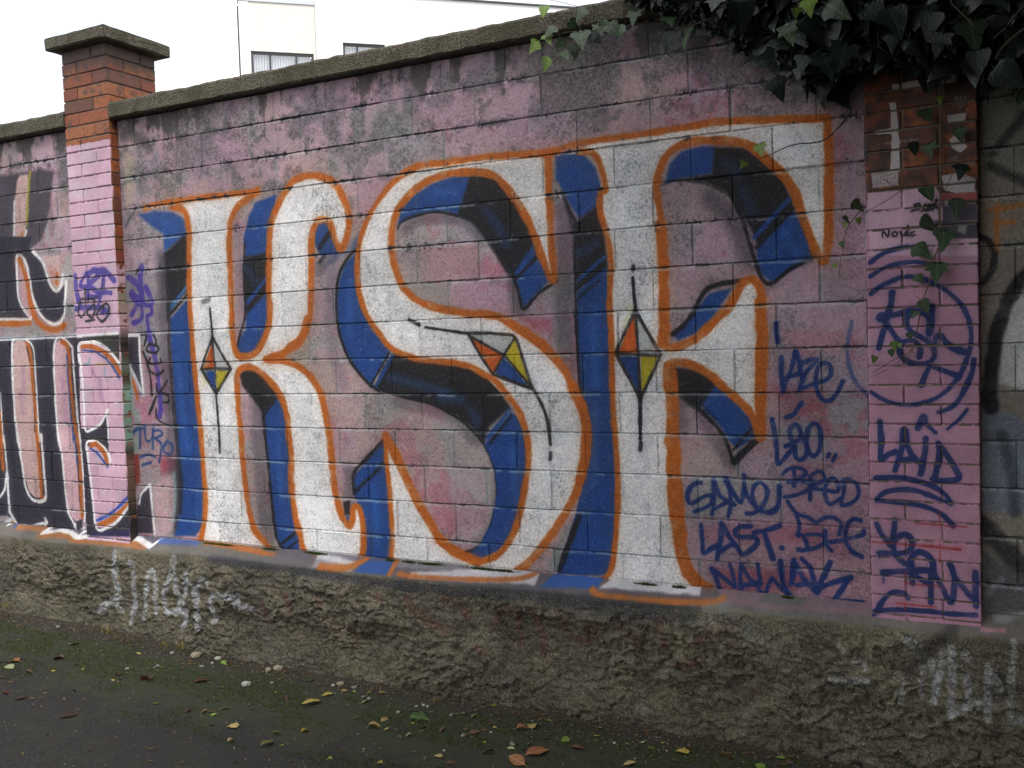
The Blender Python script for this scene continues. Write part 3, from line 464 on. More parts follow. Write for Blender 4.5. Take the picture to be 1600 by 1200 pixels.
for t, oy, w in (("140,950 300,840 480,785 620,768 770,775", 280, 7.5), ("140,1110 300,1010 480,960 650,945 830,975", 280, 6.5), ("330,1185 480,1125 620,1112 780,1150 860,1190", 280, 7.5), ("150,140 250,60 370,5 420,-10", 440, 7), ("800,0 950,70 1080,170 1190,290 1265,450 1288,620 1270,780 1220,930 1150,1080 1050,1200", 440, 6.5), ("1060,180 920,290 750,360 580,385 400,365 260,310 150,240", 580, 6.5), ("1320,890 1310,980 1290,1060 1250,1150 1180,1290", 440, 8), ("1180,270 1130,350 1050,420 920,470", 580, 7), ("1240,440 1150,550 1020,660", 580, 5),
                 ("390,130 370,280 330,420 290,560 240,760", 440, 9.5), ("270,420 280,425", 440, 17), ("290,420 450,375 620,325 840,300", 440, 8.5), ("300,440 400,590 500,720", 440, 8.5), ("800,330 660,335 570,400 550,480 600,570 720,640 840,730 870,830 820,910 700,940 570,910 490,830 470,730 540,680 640,680 710,760 700,860", 440, 8.5), ("835,290 825,450 810,590", 440, 11), ("700,330 790,400 810,480", 440, 8), ("860,740 890,640 940,620 1000,700 1100,770 1210,800", 440, 8.5), ("1150,785 1205,800", 440, 11), ("810,970 760,1080 720,1180", 440, 8.5), ("850,970 1000,1025 1150,1080", 440, 8), ("785,600 785,680", 440, 2), ("820,600 810,670", 440, 2),
                 ("250,580 265,780 260,1000 340,950 430,920", 580, 9), ("525,680 525,800", 580, 13), ("530,750 490,920 420,1130", 580, 8), ("540,800 610,950 720,1060", 580, 8), ("490,1010 640,990", 580, 7), ("770,770 760,950 710,1170", 580, 9), ("915,820 925,950 880,1200 850,1230", 580, 9.5), ("930,850 1040,1000 1130,1150 1150,1190 1110,1240 880,1240", 580, 8.5), ("680,650 740,520 760,580 700,600", 580, 9), ("790,620 880,700", 580, 7),
                 ("200,200 350,190 520,200 700,240 870,300 1000,400 1055,485", 720, 8), ("1050,490 850,410 650,340 480,330 320,360 210,440", 720, 7.5), ("210,455 400,470 600,490 800,540 960,620 1080,740", 720, 8), ("215,720 280,850 370,960", 720, 8), ("420,680 400,900 420,1060 500,1150 580,1190", 720, 9), ("410,920 480,850 560,850 620,930 590,1020 480,1055 240,1050", 720, 8.5),
                 ("600,330 600,260 640,190 710,165 800,210 850,290 860,380", 840, 10), ("290,400 450,390 620,385 830,375", 840, 10), ("610,400 620,520", 840, 8), ("620,410 710,470 800,530", 840, 8), ("830,380 830,740", 840, 8.5), ("860,390 960,570 1050,740 1090,600 1090,440 1040,300", 840, 9), ("1080,420 1200,580 1330,720", 840, 8), ("1335,400 1340,780", 840, 9), ("170,870 230,820 290,710 370,635 450,620 530,640 570,690", 840, 8), ("180,860 280,830 480,825 800,840 1050,870 1330,880", 840, 8), ("240,180 245,240", 840, 1.6), ("290,440 290,520", 840, 2)):
    RT(t, oy, w)
for t in ("280,660 285,595 340,655 352,585", "390,620 420,600 450,620 430,650 395,645 390,620", "480,600 510,645 548,600", "565,600 560,640", "525,642 600,640", "572,530 565,575", "645,598 600,618 650,640 605,655"): S(t, 2.5, (20, 14, 20), .95, .9, cv=RP, ox=1340, oy=280, z=7.27)
for t in ("610,365 690,340 640,300 700,285 690,350", "730,365 765,290 800,340 740,350 780,365 830,350", "800,340 880,280 850,350 810,290 900,330", "890,240 895,245"): S(t, 3, (20, 14, 20), .95, .9, cv=RP, ox=1340, oy=280, z=7.27)
for t in ("1362,847 1400,850 1460,854 1500,858", "1440,854 1500,860", "1468,852 1468,880", "1414,895 1415,912 1440,914 1470,918", "1400,943 1460,949", "1413,945 1413,955", "1467,798 1468,822", "1430,818 1510,824"): S(t, 2, (150, 30, 34), .75, 1.2, cv=RP, cur=False)

# ---- right-hand panel
F("1520,100 1700,60 1700,1010 1520,985", (126, 121, 108), .92, 3, .8); F("1560,480 1700,380 1700,640 1560,600", (196, 198, 196), .8, 8); F("1534,640 1590,650 1640,720 1640,830 1600,800 1534,800", (104, 114, 128), .85, 6)
S("1700,330 1620,410 1578,465 1556,530 1546,600 1548,640", 20, BLACK, .92, 5); S("1536,442 1550,420 1553,395 1545,378 1530,370", 9, BLACK, .85, 4); S("1530,815 1560,850 1620,910 1680,960", 26, (34, 34, 38), .85, 8); S("1565,680 1580,740 1585,800", 14, (50, 54, 64), .7, 7); S("1545,330 1600,320 1640,310", 7, (170, 100, 40), .75, 3); S("1557,322 1557,388", 7, (170, 100, 40), .75, 3); S("1553,350 1582,347", 6, (170, 100, 40), .75, 3)
S("1550,240 1580,205 1600,180", 12, BLACK, .6, 7); S("1548,260 1580,275 1610,290", 12, BLACK, .6, 7); F("1534,860 1600,900 1640,960 1534,960", (74, 76, 80), .8, 8); S("1540,930 1565,905", 6, (130, 134, 140), .6, 5); S("1534,985 1568,987", 6, (180, 120, 130), .8, 2, cv=BOTH); S("1560,970 1640,960", 14, (176, 178, 180), .7, 7, cv=BOTH)

# ---- plinth: what was sprayed on the ledge and on the rough face
PL = [plinth_cv]
for t, c, o in (("250,838 410,868 640,905 1370,965 1370,930 1110,905 800,890 400,850", (84, 79, 88), .8), ("235,842 300,848 300,856 240,852", (54, 82, 150), .7), ("560,880 612,882 606,898 556,894", (40, 74, 138), .95), ("866,893 946,884 930,921 843,918", (40, 76, 140), .95), ("640,896 830,890 835,915 800,912 640,903", (190, 186, 190), .9), ("948,907 1088,922 1090,934 934,921", (190, 188, 190), .9), ("485,868 556,882 548,892 490,886", (190, 188, 190), .85), ("1110,922 1370,945 1370,966 1130,945", (128, 102, 110), .85), ("1190,930 1260,938 1250,952 1180,944", (88, 92, 90), .7), ("400,868 480,874 560,890 410,885", (92, 88, 94), .6)): F(t, c, o, 2.5, 1, PL)
S("330,873 480,893 640,916 820,928 1000,940 1090,945", 13, (62, 62, 72), .75, 5, cv=PL); S("850,935 960,950 1080,962", 16, (44, 46, 56), .6, 9, cv=PL)
F(K_W, WHITE, .0); OR("310,851 350,857 420,869", 5, PL, 2.4); OR("622,897 660,902 760,907 812,906 830,900", 5, PL, 2.6); OR("924,922 940,930 1000,936 1060,941 1110,942 1128,938", 7, PL, 3); OR("610,880 609,896", 8, PL); OR("500,886 540,888 562,878", 8, PL)
RED = (110, 52, 44)
for t, w in (("60,150 70,200 95,255", 8), ("200,110 240,160 260,200", 10), ("430,130 450,165", 7), ("760,120 790,150", 8), ("630,290 665,380", 9), ("960,150 1050,250 1200,330", 14), ("1180,140 1270,170 1330,250", 10), ("1500,320 1530,240 1590,190", 12), ("1400,440 1450,470", 9)): S(t, w, RED, .6, 5, 1, PL, .5, 400, 900, 4)
for t, w in (("60,200 60,420", 11), ("150,220 190,330 220,480", 15), ("320,210 345,320", 8), ("480,280 520,350 480,400 400,390", 14), ("700,320 810,400", 10), ("940,260 970,420", 9), ("1170,400 1230,360 1330,310 1390,350 1390,420", 11), ("1050,540 1200,520", 9), ("1500,700 1560,720", 8)): S(t, w, RED, .55, 5, 1, PL, .5, 800, 900, 4)
S("130,180 180,290 200,340", 9, (170, 156, 130), .6, 4, 1, PL, .4, 400, 900, 4); S("230,200 280,300 340,340", 9, (160, 150, 128), .6, 4, 1, PL, .4, 400, 900, 4)
WG = (196, 200, 208)
for t, w in (("320,220 330,400 350,550 280,600 220,650", 11), ("355,620 380,660", 9), ("445,300 455,310", 12), ("465,380 470,500 480,600 470,740", 10), ("565,490 575,400 600,360 630,400 640,520 655,680", 9), ("570,500 570,720", 8), ("770,270 772,300", 12), ("770,360 730,440 710,590 760,680", 10), ("800,420 825,560 820,640", 9), ("740,670 880,680 865,780", 9), ("890,390 870,600", 9), ("900,390 970,550 980,740 1010,790", 10), ("1030,410 980,500", 9), ("1060,440 1090,560 1110,740", 10), ("1100,530 1200,550 1300,540", 10), ("1290,600 1400,650", 12)): S(t, w, WG, .9, 3, 1, PL, .30, 120, 820, 5)
for t, w in (("440,600 440,720 410,830", 9), ("300,730 480,670", 7), ("620,500 610,640 610,760", 9), ("700,450 740,600 740,800", 10), ("820,360 790,560 730,820", 9), ("890,310 910,600 890,930", 11), ("1040,550 1060,700 1060,800 1030,850", 9), ("1040,400 1044,410", 12), ("1250,480 1250,700 1250,960", 10), ("1280,520 1350,680 1350,730", 9), ("900,930 1080,860 1250,810", 9), ("1490,250 1500,400 1470,600 1470,760", 9), ("1450,820 1480,1000 1600,960", 10), ("480,240 520,270", 14), ("-20,450 60,480", 14), ("-250,600 -60,620 90,610", 10), ("-180,300 -140,330", 12)): S(t, w, (186, 190, 192), .80, 3, 1, PL, .30, 1340, 960, 6.154)
S("900,150 680,330 480,540", 16, (38, 36, 36), .75, 8, 1, PL, .2, 1340, 960, 6.154); S("600,200 540,330", 20, (110, 116, 122), .4, 10, 1, PL, .4, 1340, 960, 6.154); S("1120,960 1160,985 1190,1000", 40, (150, 156, 156), .4, 14, 1, PL, .5)

def weather(cv):
    h, w = cv.h, cv.w; px = 1 / cv.res; Z = (cv.z0 + np.arange(h) * cv.res)[:, None]; X = (cv.x0 + np.arange(w) * cv.res)[None]
    n4 = fbm(h, w, .04 * px, 401, 4); n6 = fbm(h, w, .35 * px, 402, 5); n7 = vnoise(h, w, 1.6, 403); n8 = vnoise(h, w, 3.2, 404)
    c = cv.rgb
    def over(m, col): c[:] = c * (1 - m[..., None]) + np.array(col, np.float32) / 255 * m[..., None]
    solid = sm(c.min(axis=2), .62, .75); solid = np.maximum(solid, (c[..., 2] > c[..., 0] * 1.6) * .8); rough = 1 - .85 * solid
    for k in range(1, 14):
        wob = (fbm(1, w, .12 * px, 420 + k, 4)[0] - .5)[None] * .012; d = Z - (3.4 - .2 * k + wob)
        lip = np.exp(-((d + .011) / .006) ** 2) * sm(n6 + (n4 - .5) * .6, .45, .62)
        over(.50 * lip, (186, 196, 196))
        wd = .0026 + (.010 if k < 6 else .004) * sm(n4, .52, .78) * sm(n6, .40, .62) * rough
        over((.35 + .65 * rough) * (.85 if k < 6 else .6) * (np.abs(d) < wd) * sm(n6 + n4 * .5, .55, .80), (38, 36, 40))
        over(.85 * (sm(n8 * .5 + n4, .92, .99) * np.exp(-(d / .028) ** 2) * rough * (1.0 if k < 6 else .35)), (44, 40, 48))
    over(.35 * cv.vj * sm(n4, .48, .62), (112, 128, 130))
    g = 1 + (n7 - .5) * .20 + (n8 - .5) * .12 + (n6 - .5) * .30
    cv.rgb *= g[..., None]
    r_ = np.random.default_rng(9).random((h, w), dtype=np.float32)
    cv.rgb[r_ < .011] *= .5; cv.rgb[r_ > .988] = cv.rgb[r_ > .988] * .5 + .42
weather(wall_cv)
for cv_ in (lp_cv, rp_cv): cv_.rgb *= (1 + (vnoise(cv_.h, cv_.w, 2, 5) - .5) * .08 + (fbm(cv_.h, cv_.w, 60, 6, 4) - .5) * .22)[..., None]
plinth_cv.rgb *= (1 + (vnoise(plinth_cv.h, plinth_cv.w, 1.6, 5) - .5) * .12 + (fbm(plinth_cv.h, plinth_cv.w, 60, 6, 5) - .5) * .4)[..., None]
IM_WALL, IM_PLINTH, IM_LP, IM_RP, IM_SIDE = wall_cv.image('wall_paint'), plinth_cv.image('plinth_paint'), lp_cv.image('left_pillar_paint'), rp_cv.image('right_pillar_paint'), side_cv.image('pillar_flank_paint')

# ------------------------------------------------------------------ materials
def new_mat(name):
    m = bpy.data.materials.new(name); m.use_nodes = True; n = m.node_tree; n.nodes.clear()
    out = n.nodes.new('ShaderNodeOutputMaterial'); b = n.nodes.new('ShaderNodeBsdfPrincipled'); n.links.new(b.outputs[0], out.inputs[0])
    return m, n, b
def lin(c): return tuple((v / 255 / 12.92 if v / 255 <= .04045 else ((v / 255 + .055) / 1.055) ** 2.4) for v in c) + (1,)
class N:
    """Short-hand for wiring shader nodes."""
    def __init__(s, tree): s.t = tree
    def node(s, typ, **k):
        n = s.t.nodes.new(typ)
        for a, v in k.items(): setattr(n, a, v)
        return n
    def put(s, sock, v):
        if isinstance(v, bpy.types.NodeSocket): s.t.links.new(v, sock)
        elif v is not None: sock.default_value = v
    def math(s, op, a, b=None, c=None, clamp=False):
        n = s.node('ShaderNodeMath', operation=op, use_clamp=clamp)
        for i, v in enumerate((a, b, c)):
            if v is not None: s.put(n.inputs[i], v)
        return n.outputs[0]
    def noise(s, vec, scale, detail=4, rough=.55, dist=0):
        n = s.node('ShaderNodeTexNoise'); s.put(n.inputs['Vector'], vec); n.inputs['Scale'].default_value = scale; n.inputs['Detail'].default_value = detail; n.inputs['Roughness'].default_value = rough; n.inputs['Distortion'].default_value = dist
        return n.outputs['Fac']
    def voro(s, vec, scale, feat='F1'):
        n = s.node('ShaderNodeTexVoronoi', feature=feat); s.put(n.inputs['Vector'], vec); n.inputs['Scale'].default_value = scale
        return n.outputs['Distance']
    def ramp(s, x, a, b, lo=0.0, hi=1.0):
        n = s.node('ShaderNodeMapRange', interpolation_type='SMOOTHSTEP'); s.put(n.inputs[0], x)
        for i, v in enumerate((a, b, lo, hi)): s.put(n.inputs[i + 1], v)
        return n.outputs[0]
    def mix(s, f, a, b, mode='MIX'):
        n = s.node('ShaderNodeMix', data_type='RGBA', blend_type=mode); s.put(n.inputs[0], f); s.put(n.inputs[6], a); s.put(n.inputs[7], b)
        return n.outputs[2]
    def bump(s, h, strength, dist, normal=None):
        n = s.node('ShaderNodeBump'); n.inputs['Strength'].default_value = strength; n.inputs['Distance'].default_value = dist; s.put(n.inputs['Height'], h)
        if normal is not None: s.put(n.inputs['Normal'], normal)
        return n.outputs[0]

def sheet(g, im, cv, root, axis=0):
    tc = g.node('ShaderNodeTexCoord', object=root); sp = g.node('ShaderNodeSeparateXYZ'); g.put(sp.inputs[0], tc.outputs['Object'])
    rl = root.location
    u = g.math('MULTIPLY_ADD', sp.outputs[axis], 1 / (cv.w * cv.res), (rl[axis] - cv.x0) / (cv.w * cv.res)); v = g.math('MULTIPLY_ADD', sp.outputs[2], 1 / (cv.h * cv.res), (rl[2] - cv.z0) / (cv.h * cv.res))
    cb = g.node('ShaderNodeCombineXYZ'); g.put(cb.inputs[0], u); g.put(cb.inputs[1], v)
    ti = g.node('ShaderNodeTexImage', image=im, extension='EXTEND'); g.put(ti.inputs[0], cb.outputs[0])
    return tc.outputs['Object'], ti.outputs['Color'], ti.outputs['Alpha']

def block_mat(name, root):
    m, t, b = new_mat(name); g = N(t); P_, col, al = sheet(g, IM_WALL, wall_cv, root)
    rnd = g.node('ShaderNodeObjectInfo').outputs['Random']
    fine = g.noise(P_, 190, 3, .6); mid = g.noise(P_, 70, 4, .6); big = g.noise(P_, 9, 3)
    under = g.mix(big, lin((112, 108, 106)), lin((150, 144, 134)))
    under = g.mix(g.ramp(mid, .42, .6), lin((64, 62, 68)), under)
    hole = g.math('ADD', g.math('MULTIPLY', fine, .55), g.math('MULTIPLY', mid, .45))
    # the thinner the coat, the more of the grain shows through
    thr = g.math('SUBTRACT', .90, g.math('MULTIPLY', al, .62))
    mask = g.ramp(g.math('SUBTRACT', hole, thr), -.05, .05, 1.0, 0.0)
    mask = g.math('MULTIPLY', mask, .6)
    tint = g.math('MULTIPLY_ADD', rnd, .20, .89)
    cc = g.mix(1.0, col, tint, 'MULTIPLY')
    cc = g.mix(mask, cc, under)
    pit = g.ramp(g.noise(P_, 330, 2, .5), .64, .70, 0, .25)
    cc = g.mix(pit, cc, g.mix(.8, cc, lin((40, 38, 44))))
    spk = g.ramp(g.noise(P_, 290, 2, .5), .69, .74, 0, .15)
    cc = g.mix(spk, cc, lin((225, 222, 220)))
    g.put(b.inputs['Base Color'], cc); b.inputs['Roughness'].default_value = .72; b.inputs['Specular IOR Level'].default_value = .35
    h = g.math('ADD', g.math('MULTIPLY', fine, .6), g.math('ADD', mid, g.math('MULTIPLY', g.noise(P_, 420, 2), .5)))
    nrm = g.bump(h, .55, .006); nrm = g.bump(g.noise(P_, 14, 4, .6), .4, .012, nrm)
    g.put(b.inputs['Normal'], nrm)
    return m

def brick_mat(name, root, im, cv, side=None, mortar=False, darken=0.0):
    m, t, b = new_mat(name); g = N(t); P_, col, al = sheet(g, im, cv, root)
    if side:
        _, c2, a2 = sheet(g, side[0], side[1], root, 1)
        ge = g.node('ShaderNodeNewGeometry'); sp = g.node('ShaderNodeSeparateXYZ'); g.put(sp.inputs[0], ge.outputs['True Normal'])
        sq = g.node('ShaderNodeSeparateXYZ'); g.put(sq.inputs[0], P_)
        f = g.math('MULTIPLY', g.math('GREATER_THAN', sp.outputs[0], .6), g.math('GREATER_THAN', sq.outputs[0], LPX[1] - root.location[0] - .012)); col = g.mix(f, col, c2)
        al = g.math('ADD', g.math('MULTIPLY', al, g.math('SUBTRACT', 1.0, f)), g.math('MULTIPLY', a2, f))
    if mortar: al = g.math('MULTIPLY', al, g.ramp(g.noise(P_, 30, 3), .35, .65, .30, .62))
    rnd = g.node('ShaderNodeObjectInfo').outputs['Random']
    n1 = g.noise(P_, 45, 5, .6); n2 = g.noise(P_, 160, 3); n3 = g.noise(P_, 16, 3)
    if mortar: under = g.mix(n1, lin((128, 118, 102)), lin((78, 70, 62)))
    else:
        cr = g.node('ShaderNodeValToRGB'); e = cr.color_ramp.elements
        e[0].position = 0; e[0].color = lin((146, 78, 46)); e[1].position = 1; e[1].color = lin((122, 66, 44))
        for p, c in ((.3, (160, 90, 48)), (.5, (128, 64, 42)), (.75, (162, 96, 54)), (.88, (98, 62, 48))):
            k = e.new(p); k.color = lin(c)
        g.put(cr.inputs[0], rnd)
        under = g.mix(g.ramp(n1, .45, .7), cr.outputs[0], lin((108, 60, 42)))
        under = g.mix(g.ramp(n3, .56, .68, 0, .6), under, lin((66, 50, 44)))
    # bare brick and mortar get darker towards the top of the shaft
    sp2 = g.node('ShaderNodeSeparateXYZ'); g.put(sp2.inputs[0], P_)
    top_dark = g.ramp(g.math('ADD', g.math('ADD', sp2.outputs[2], root.location[2]), g.math('MULTIPLY', n3, .22)), 3.73, 3.90, 0, .85)
    under = g.mix(top_dark, under, lin((52, 44, 42)))
    if darken: under = g.mix(g.math('MULTIPLY', g.ramp(n3, .30, .60), darken), under, lin((50, 40, 38)))  # patchy darker tone mixed into the bare brick
    chip = g.ramp(g.math('ADD', al, g.math('MULTIPLY', g.math('SUBTRACT', n2, .5), .35)), .42, .56)
    cc = g.mix(g.math('MULTIPLY', chip, g.ramp(al, 0.0, .6)), under, g.mix(1.0, col, g.math('MULTIPLY_ADD', rnd, .13, .92), 'MULTIPLY'))
    cc = g.mix(g.ramp(g.noise(P_, 26, 5, .7), .60, .68, 0, .28), cc, lin((110, 92, 96)))
    g.put(b.inputs['Base Color'], cc); b.inputs['Roughness'].default_value = .62
    h = g.math('ADD', n1, g.math('MULTIPLY', n2, .4)); g.put(b.inputs['Normal'], g.bump(h, .35, .004))
    return m

def plinth_mat(root):
    m, t, b = new_mat('rough_render'); g = N(t); P_, col, al = sheet(g, IM_PLINTH, plinth_cv, root)
    f1 = g.noise(P_, 75, 6, .72, .2); f2 = g.noise(P_, 180, 3, .6); f3 = g.noise(P_, 22, 5, .6, .5)
    sp = g.node('ShaderNodeSeparateXYZ'); g.put(sp.inputs[0], P_)
    face = g.ramp(sp.outputs[2], .57, .60, 1.0, 0.0)
    cc = g.mix(g.math('MULTIPLY', face, g.ramp(f1, .60, .42)), col, g.mix(.62, col, lin((34, 31, 26))))
    cc = g.mix(g.math('MULTIPLY', face, g.ramp(f2, .58, .64, 0, .55)), cc, lin((166, 158, 136)))
    cc = g.mix(g.math('MULTIPLY', face, g.ramp(f2, .42, .32, 0, .7)), cc, lin((36, 33, 28)))
    # cracks
    mp = g.node('ShaderNodeMapping'); g.put(mp.inputs[0], P_); mp.inputs['Scale'].default_value = (1, 1, 2.1)
    wv = g.node('ShaderNodeVectorMath', operation='MULTIPLY_ADD'); g.put(wv.inputs[0], g.node('ShaderNodeTexNoise').outputs['Color']); 
    nn = g.node('ShaderNodeTexNoise'); g.put(nn.inputs['Vector'], P_); nn.inputs['Scale'].default_value = 8; nn.inputs['Detail'].default_value = 4
    g.put(wv.inputs[0], nn.outputs['Color']); wv.inputs[1].default_value = (.22, .22, .22); g.put(wv.inputs[2], mp.outputs[0])
    cr = g.voro(wv.outputs[0], 9.5, 'DISTANCE_TO_EDGE')
    crack = g.math('MULTIPLY', g.math('MULTIPLY', g.ramp(cr, .0, .045, 1.0, 0.0), g.ramp(g.noise(P_, 5, 3), .42, .56)), face)
    cc = g.mix(g.math('MULTIPLY', crack, .75), cc, lin((30, 27, 22)))
    g.put(b.inputs['Base Color'], cc); b.inputs['Roughness'].default_value = .88
    h = g.math('ADD', g.math('MULTIPLY', f1, 1.0), g.math('ADD', g.math('MULTIPLY', f2, .35), g.math('SUBTRACT', g.math('MULTIPLY', f3, 1.5), g.math('MULTIPLY', crack, .5))))
    n = g.node('ShaderNodeBump'); n.inputs['Distance'].default_value = .016; g.put(n.inputs['Height'], h); g.put(n.inputs['Strength'], g.math('MULTIPLY_ADD', face, .55, .15))
    g.put(b.inputs['Normal'], n.outputs[0])
    return m

def coping_mat():
    m, t, b = new_mat('mossy_concrete'); g = N(t); P_ = g.node('ShaderNodeNewGeometry').outputs['Position']
    f1 = g.noise(P_, 90, 4, .6); f2 = g.noise(P_, 7, 5, .6); v = g.voro(P_, 130)
    cc = g.mix(g.ramp(f1, .38, .62), lin((62, 58, 47)), lin((108, 102, 86)))
    cc = g.mix(g.ramp(f2, .46, .62, 0, .6), cc, lin((60, 59, 38)))
    cc = g.mix(g.ramp(g.noise(P_, 30, 4), .55, .7, 0, .7), cc, lin((46, 42, 36)))
    cc = g.mix(g.ramp(g.noise(P_, 240, 2), .64, .72, 0, .8), cc, lin((178, 168, 146)))
    g.put(b.inputs['Base Color'], cc); b.inputs['Roughness'].default_value = .9
    g.put(b.inputs['Normal'], g.bump(g.math('ADD', f1, g.math('MULTIPLY', v, .8)), .7, .008))
    return m

def asphalt_mat():
    m, t, b = new_mat('old_asphalt'); g = N(t); P_ = g.node('ShaderNodeNewGeometry').outputs['Position']
    sp = g.node('ShaderNodeSeparateXYZ'); g.put(sp.inputs[0], P_); Y = sp.outputs[1]
    f1 = g.noise(P_, 85, 5, .7); f2 = g.noise(P_, 3.2, 6, .65); f3 = g.noise(P_, 14, 4, .6); v = g.voro(P_, 210)
    cc = g.mix(g.ramp(f1, .34, .66), lin((18, 17, 16)), lin((53, 51, 48)))
    cc = g.mix(g.ramp(f2, .40, .65, 0, .55), cc, lin((44, 44, 40)))
    cc = g.mix(g.ramp(g.noise(P_, 200, 2), .64, .70, 0, .7), cc, lin((128, 122, 112)))
    # moss grows in a band that follows the wall, soil gathers at its foot
    band = g.math('MULTIPLY', g.ramp(Y, -1.15, -.55), g.ramp(Y, -.22, -.36))
    fid = g.math('ADD', g.math('MULTIPLY', f2, .6), g.math('MULTIPLY', f3, .4))
    moss = g.math('MULTIPLY', g.ramp(g.math('ADD', fid, g.math('MULTIPLY', band, .20)), .50, .68), g.ramp(g.noise(P_, 55, 4, .7), .32, .52))
    cc = g.mix(g.math('MULTIPLY', moss, .62), cc, g.mix(f1, lin((38, 44, 20)), lin((72, 80, 38))))
    soil = g.ramp(g.math('ADD', Y, g.math('MULTIPLY', f3, .22)), -.26, -.06)
    cc = g.mix(soil, cc, g.mix(f3, lin((40, 35, 28)), lin((72, 62, 48))))
    g.put(b.inputs['Base Color'], cc); b.inputs['Roughness'].default_value = .88
    g.put(b.inputs['Normal'], g.bump(g.math('ADD', g.math('MULTIPLY', v, .8), g.math('ADD', f1, g.math('MULTIPLY', f3, .8))), .8, .011))
    return m

def plain(name, col, rough=.6, var=.25, scale=20, spec=.5, obj_var=0.0):
    m, t, b = new_mat(name); g = N(t); tc = g.node('ShaderNodeTexCoord').outputs['Object']
    f = g.noise(tc, scale, 4); c = lin(col); lo = tuple(v * (1 - var) for v in c[:3]) + (1,); hi = tuple(min(1, v * (1 + var)) for v in c[:3]) + (1,)
    cc = g.mix(f, lo, hi)
    if obj_var:
        r = g.node('ShaderNodeObjectInfo').outputs['Random']; cc = g.mix(1.0, cc, g.math('MULTIPLY_ADD', r, obj_var * 2, 1 - obj_var), 'MULTIPLY')
    g.put(b.inputs['Base Color'], cc); b.inputs['Roughness'].default_value = rough; b.inputs['Specular IOR Level'].default_value = spec
    g.put(b.inputs['Normal'], g.bump(f, .15, .004))
    return m

def leaf_mat(name, col, vein, rough=.42, spec=.5, spots=None):
    """Leaf blade coloured in its own frame: midrib along local Y, paler side veins, blotches."""
    m, t, b = new_mat(name); g = N(t); tc = g.node('ShaderNodeTexCoord').outputs['Object']; sp = g.node('ShaderNodeSeparateXYZ'); g.put(sp.inputs[0], tc)
    ax = g.math('ABSOLUTE', sp.outputs[0]); rib = g.ramp(ax, .012, .035, 1.0, 0.0)
    sv = g.math('SINE', g.math('MULTIPLY', g.math('SUBTRACT', sp.outputs[1], ax), 42.0)); sv = g.ramp(sv, .86, 1.0, 0, .5)
    r = g.node('ShaderNodeObjectInfo').outputs['Random']
    base = g.mix(g.noise(tc, 5, 3), tuple(v * .75 for v in lin(col)[:3]) + (1,), lin(col)); base = g.mix(1.0, base, g.math('MULTIPLY_ADD', r, .5, .75), 'MULTIPLY')
    if spots: base = g.mix(g.ramp(g.noise(tc, 4.5, 4), .50, .64, 0, .85), base, lin(spots))
    cc = g.mix(g.math('MAXIMUM', rib, sv), base, lin(vein))
    g.put(b.inputs['Base Color'], cc); b.inputs['Roughness'].default_value = rough; b.inputs['Specular IOR Level'].default_value = spec
    g.put(b.inputs['Normal'], g.bump(g.math('ADD', sv, g.noise(tc, 9, 3)), .25, .03))
    return m

M_COPING = coping_mat(); M_ASPHALT = asphalt_mat()
M_IVY = leaf_mat('ivy_leaf_dark', (24, 34, 25), (48, 60, 46), .42); M_IVY_MID = leaf_mat('ivy_leaf_green', (56, 76, 48), (86, 100, 74), .45); M_IVY_YOUNG = leaf_mat('ivy_leaf_young', (100, 126, 40), (140, 156, 74), .5)
M_STEM = plain('vine_stem', (92, 80, 56), .8)
M_TWIG = plain('dead_twig', (60, 48, 36), .85)

# ------------------------------------------------------------------ ground
gx = np.concatenate([np.linspace(-60, -9, 12), np.linspace(-8, 3, 45), np.linspace(4, 60, 12)]); gy = np.concatenate([np.linspace(-50, -7, 10), np.linspace(-6, 1, 29), np.linspace(2, 90, 16)])
V = [(x, y, ground_z(x)) for y in gy for x in gx]; nx = len(gx)
Fc = [(j * nx + i, j * nx + i + 1, (j + 1) * nx + i + 1, (j + 1) * nx + i) for j in range(len(gy) - 1) for i in range(nx - 1)]
tag(link('pavement', mesh_np('pavement', V, Fc, True), M_ASPHALT), 'dark old asphalt path with moss along the foot of the wall', None, None, 'structure')

# ------------------------------------------------------------------ block walls
Z_TOP = 3.372; Z_LOW = 0.672
def zc(k): return 3.4 - .2 * k
BEV_CACHE = {}
def unit_block(w, d, h, bev, tagname, var=0):
    """A bevelled block of 44 triangles, its corners a little off square; origin at the front-bottom-left corner."""
    key = (round(w, 3), round(d, 3), round(h, 3), tagname, var)
    if key not in BEV_CACHE:
        bm = bmesh.new(); r = random.Random(hash(key) & 0xffff)
        add_box(bm, 0, w, 0, d, 0, h, bev)
        for v in bm.verts:
            v.co += Vector((r.uniform(-1, 1) * .0016, 0 if v.co.y > d * .5 else r.uniform(-1, 1) * .0012, r.uniform(-1, 1) * .0016))
        BEV_CACHE[key] = bm_mesh(tagname, bm)
    return BEV_CACHE[key]

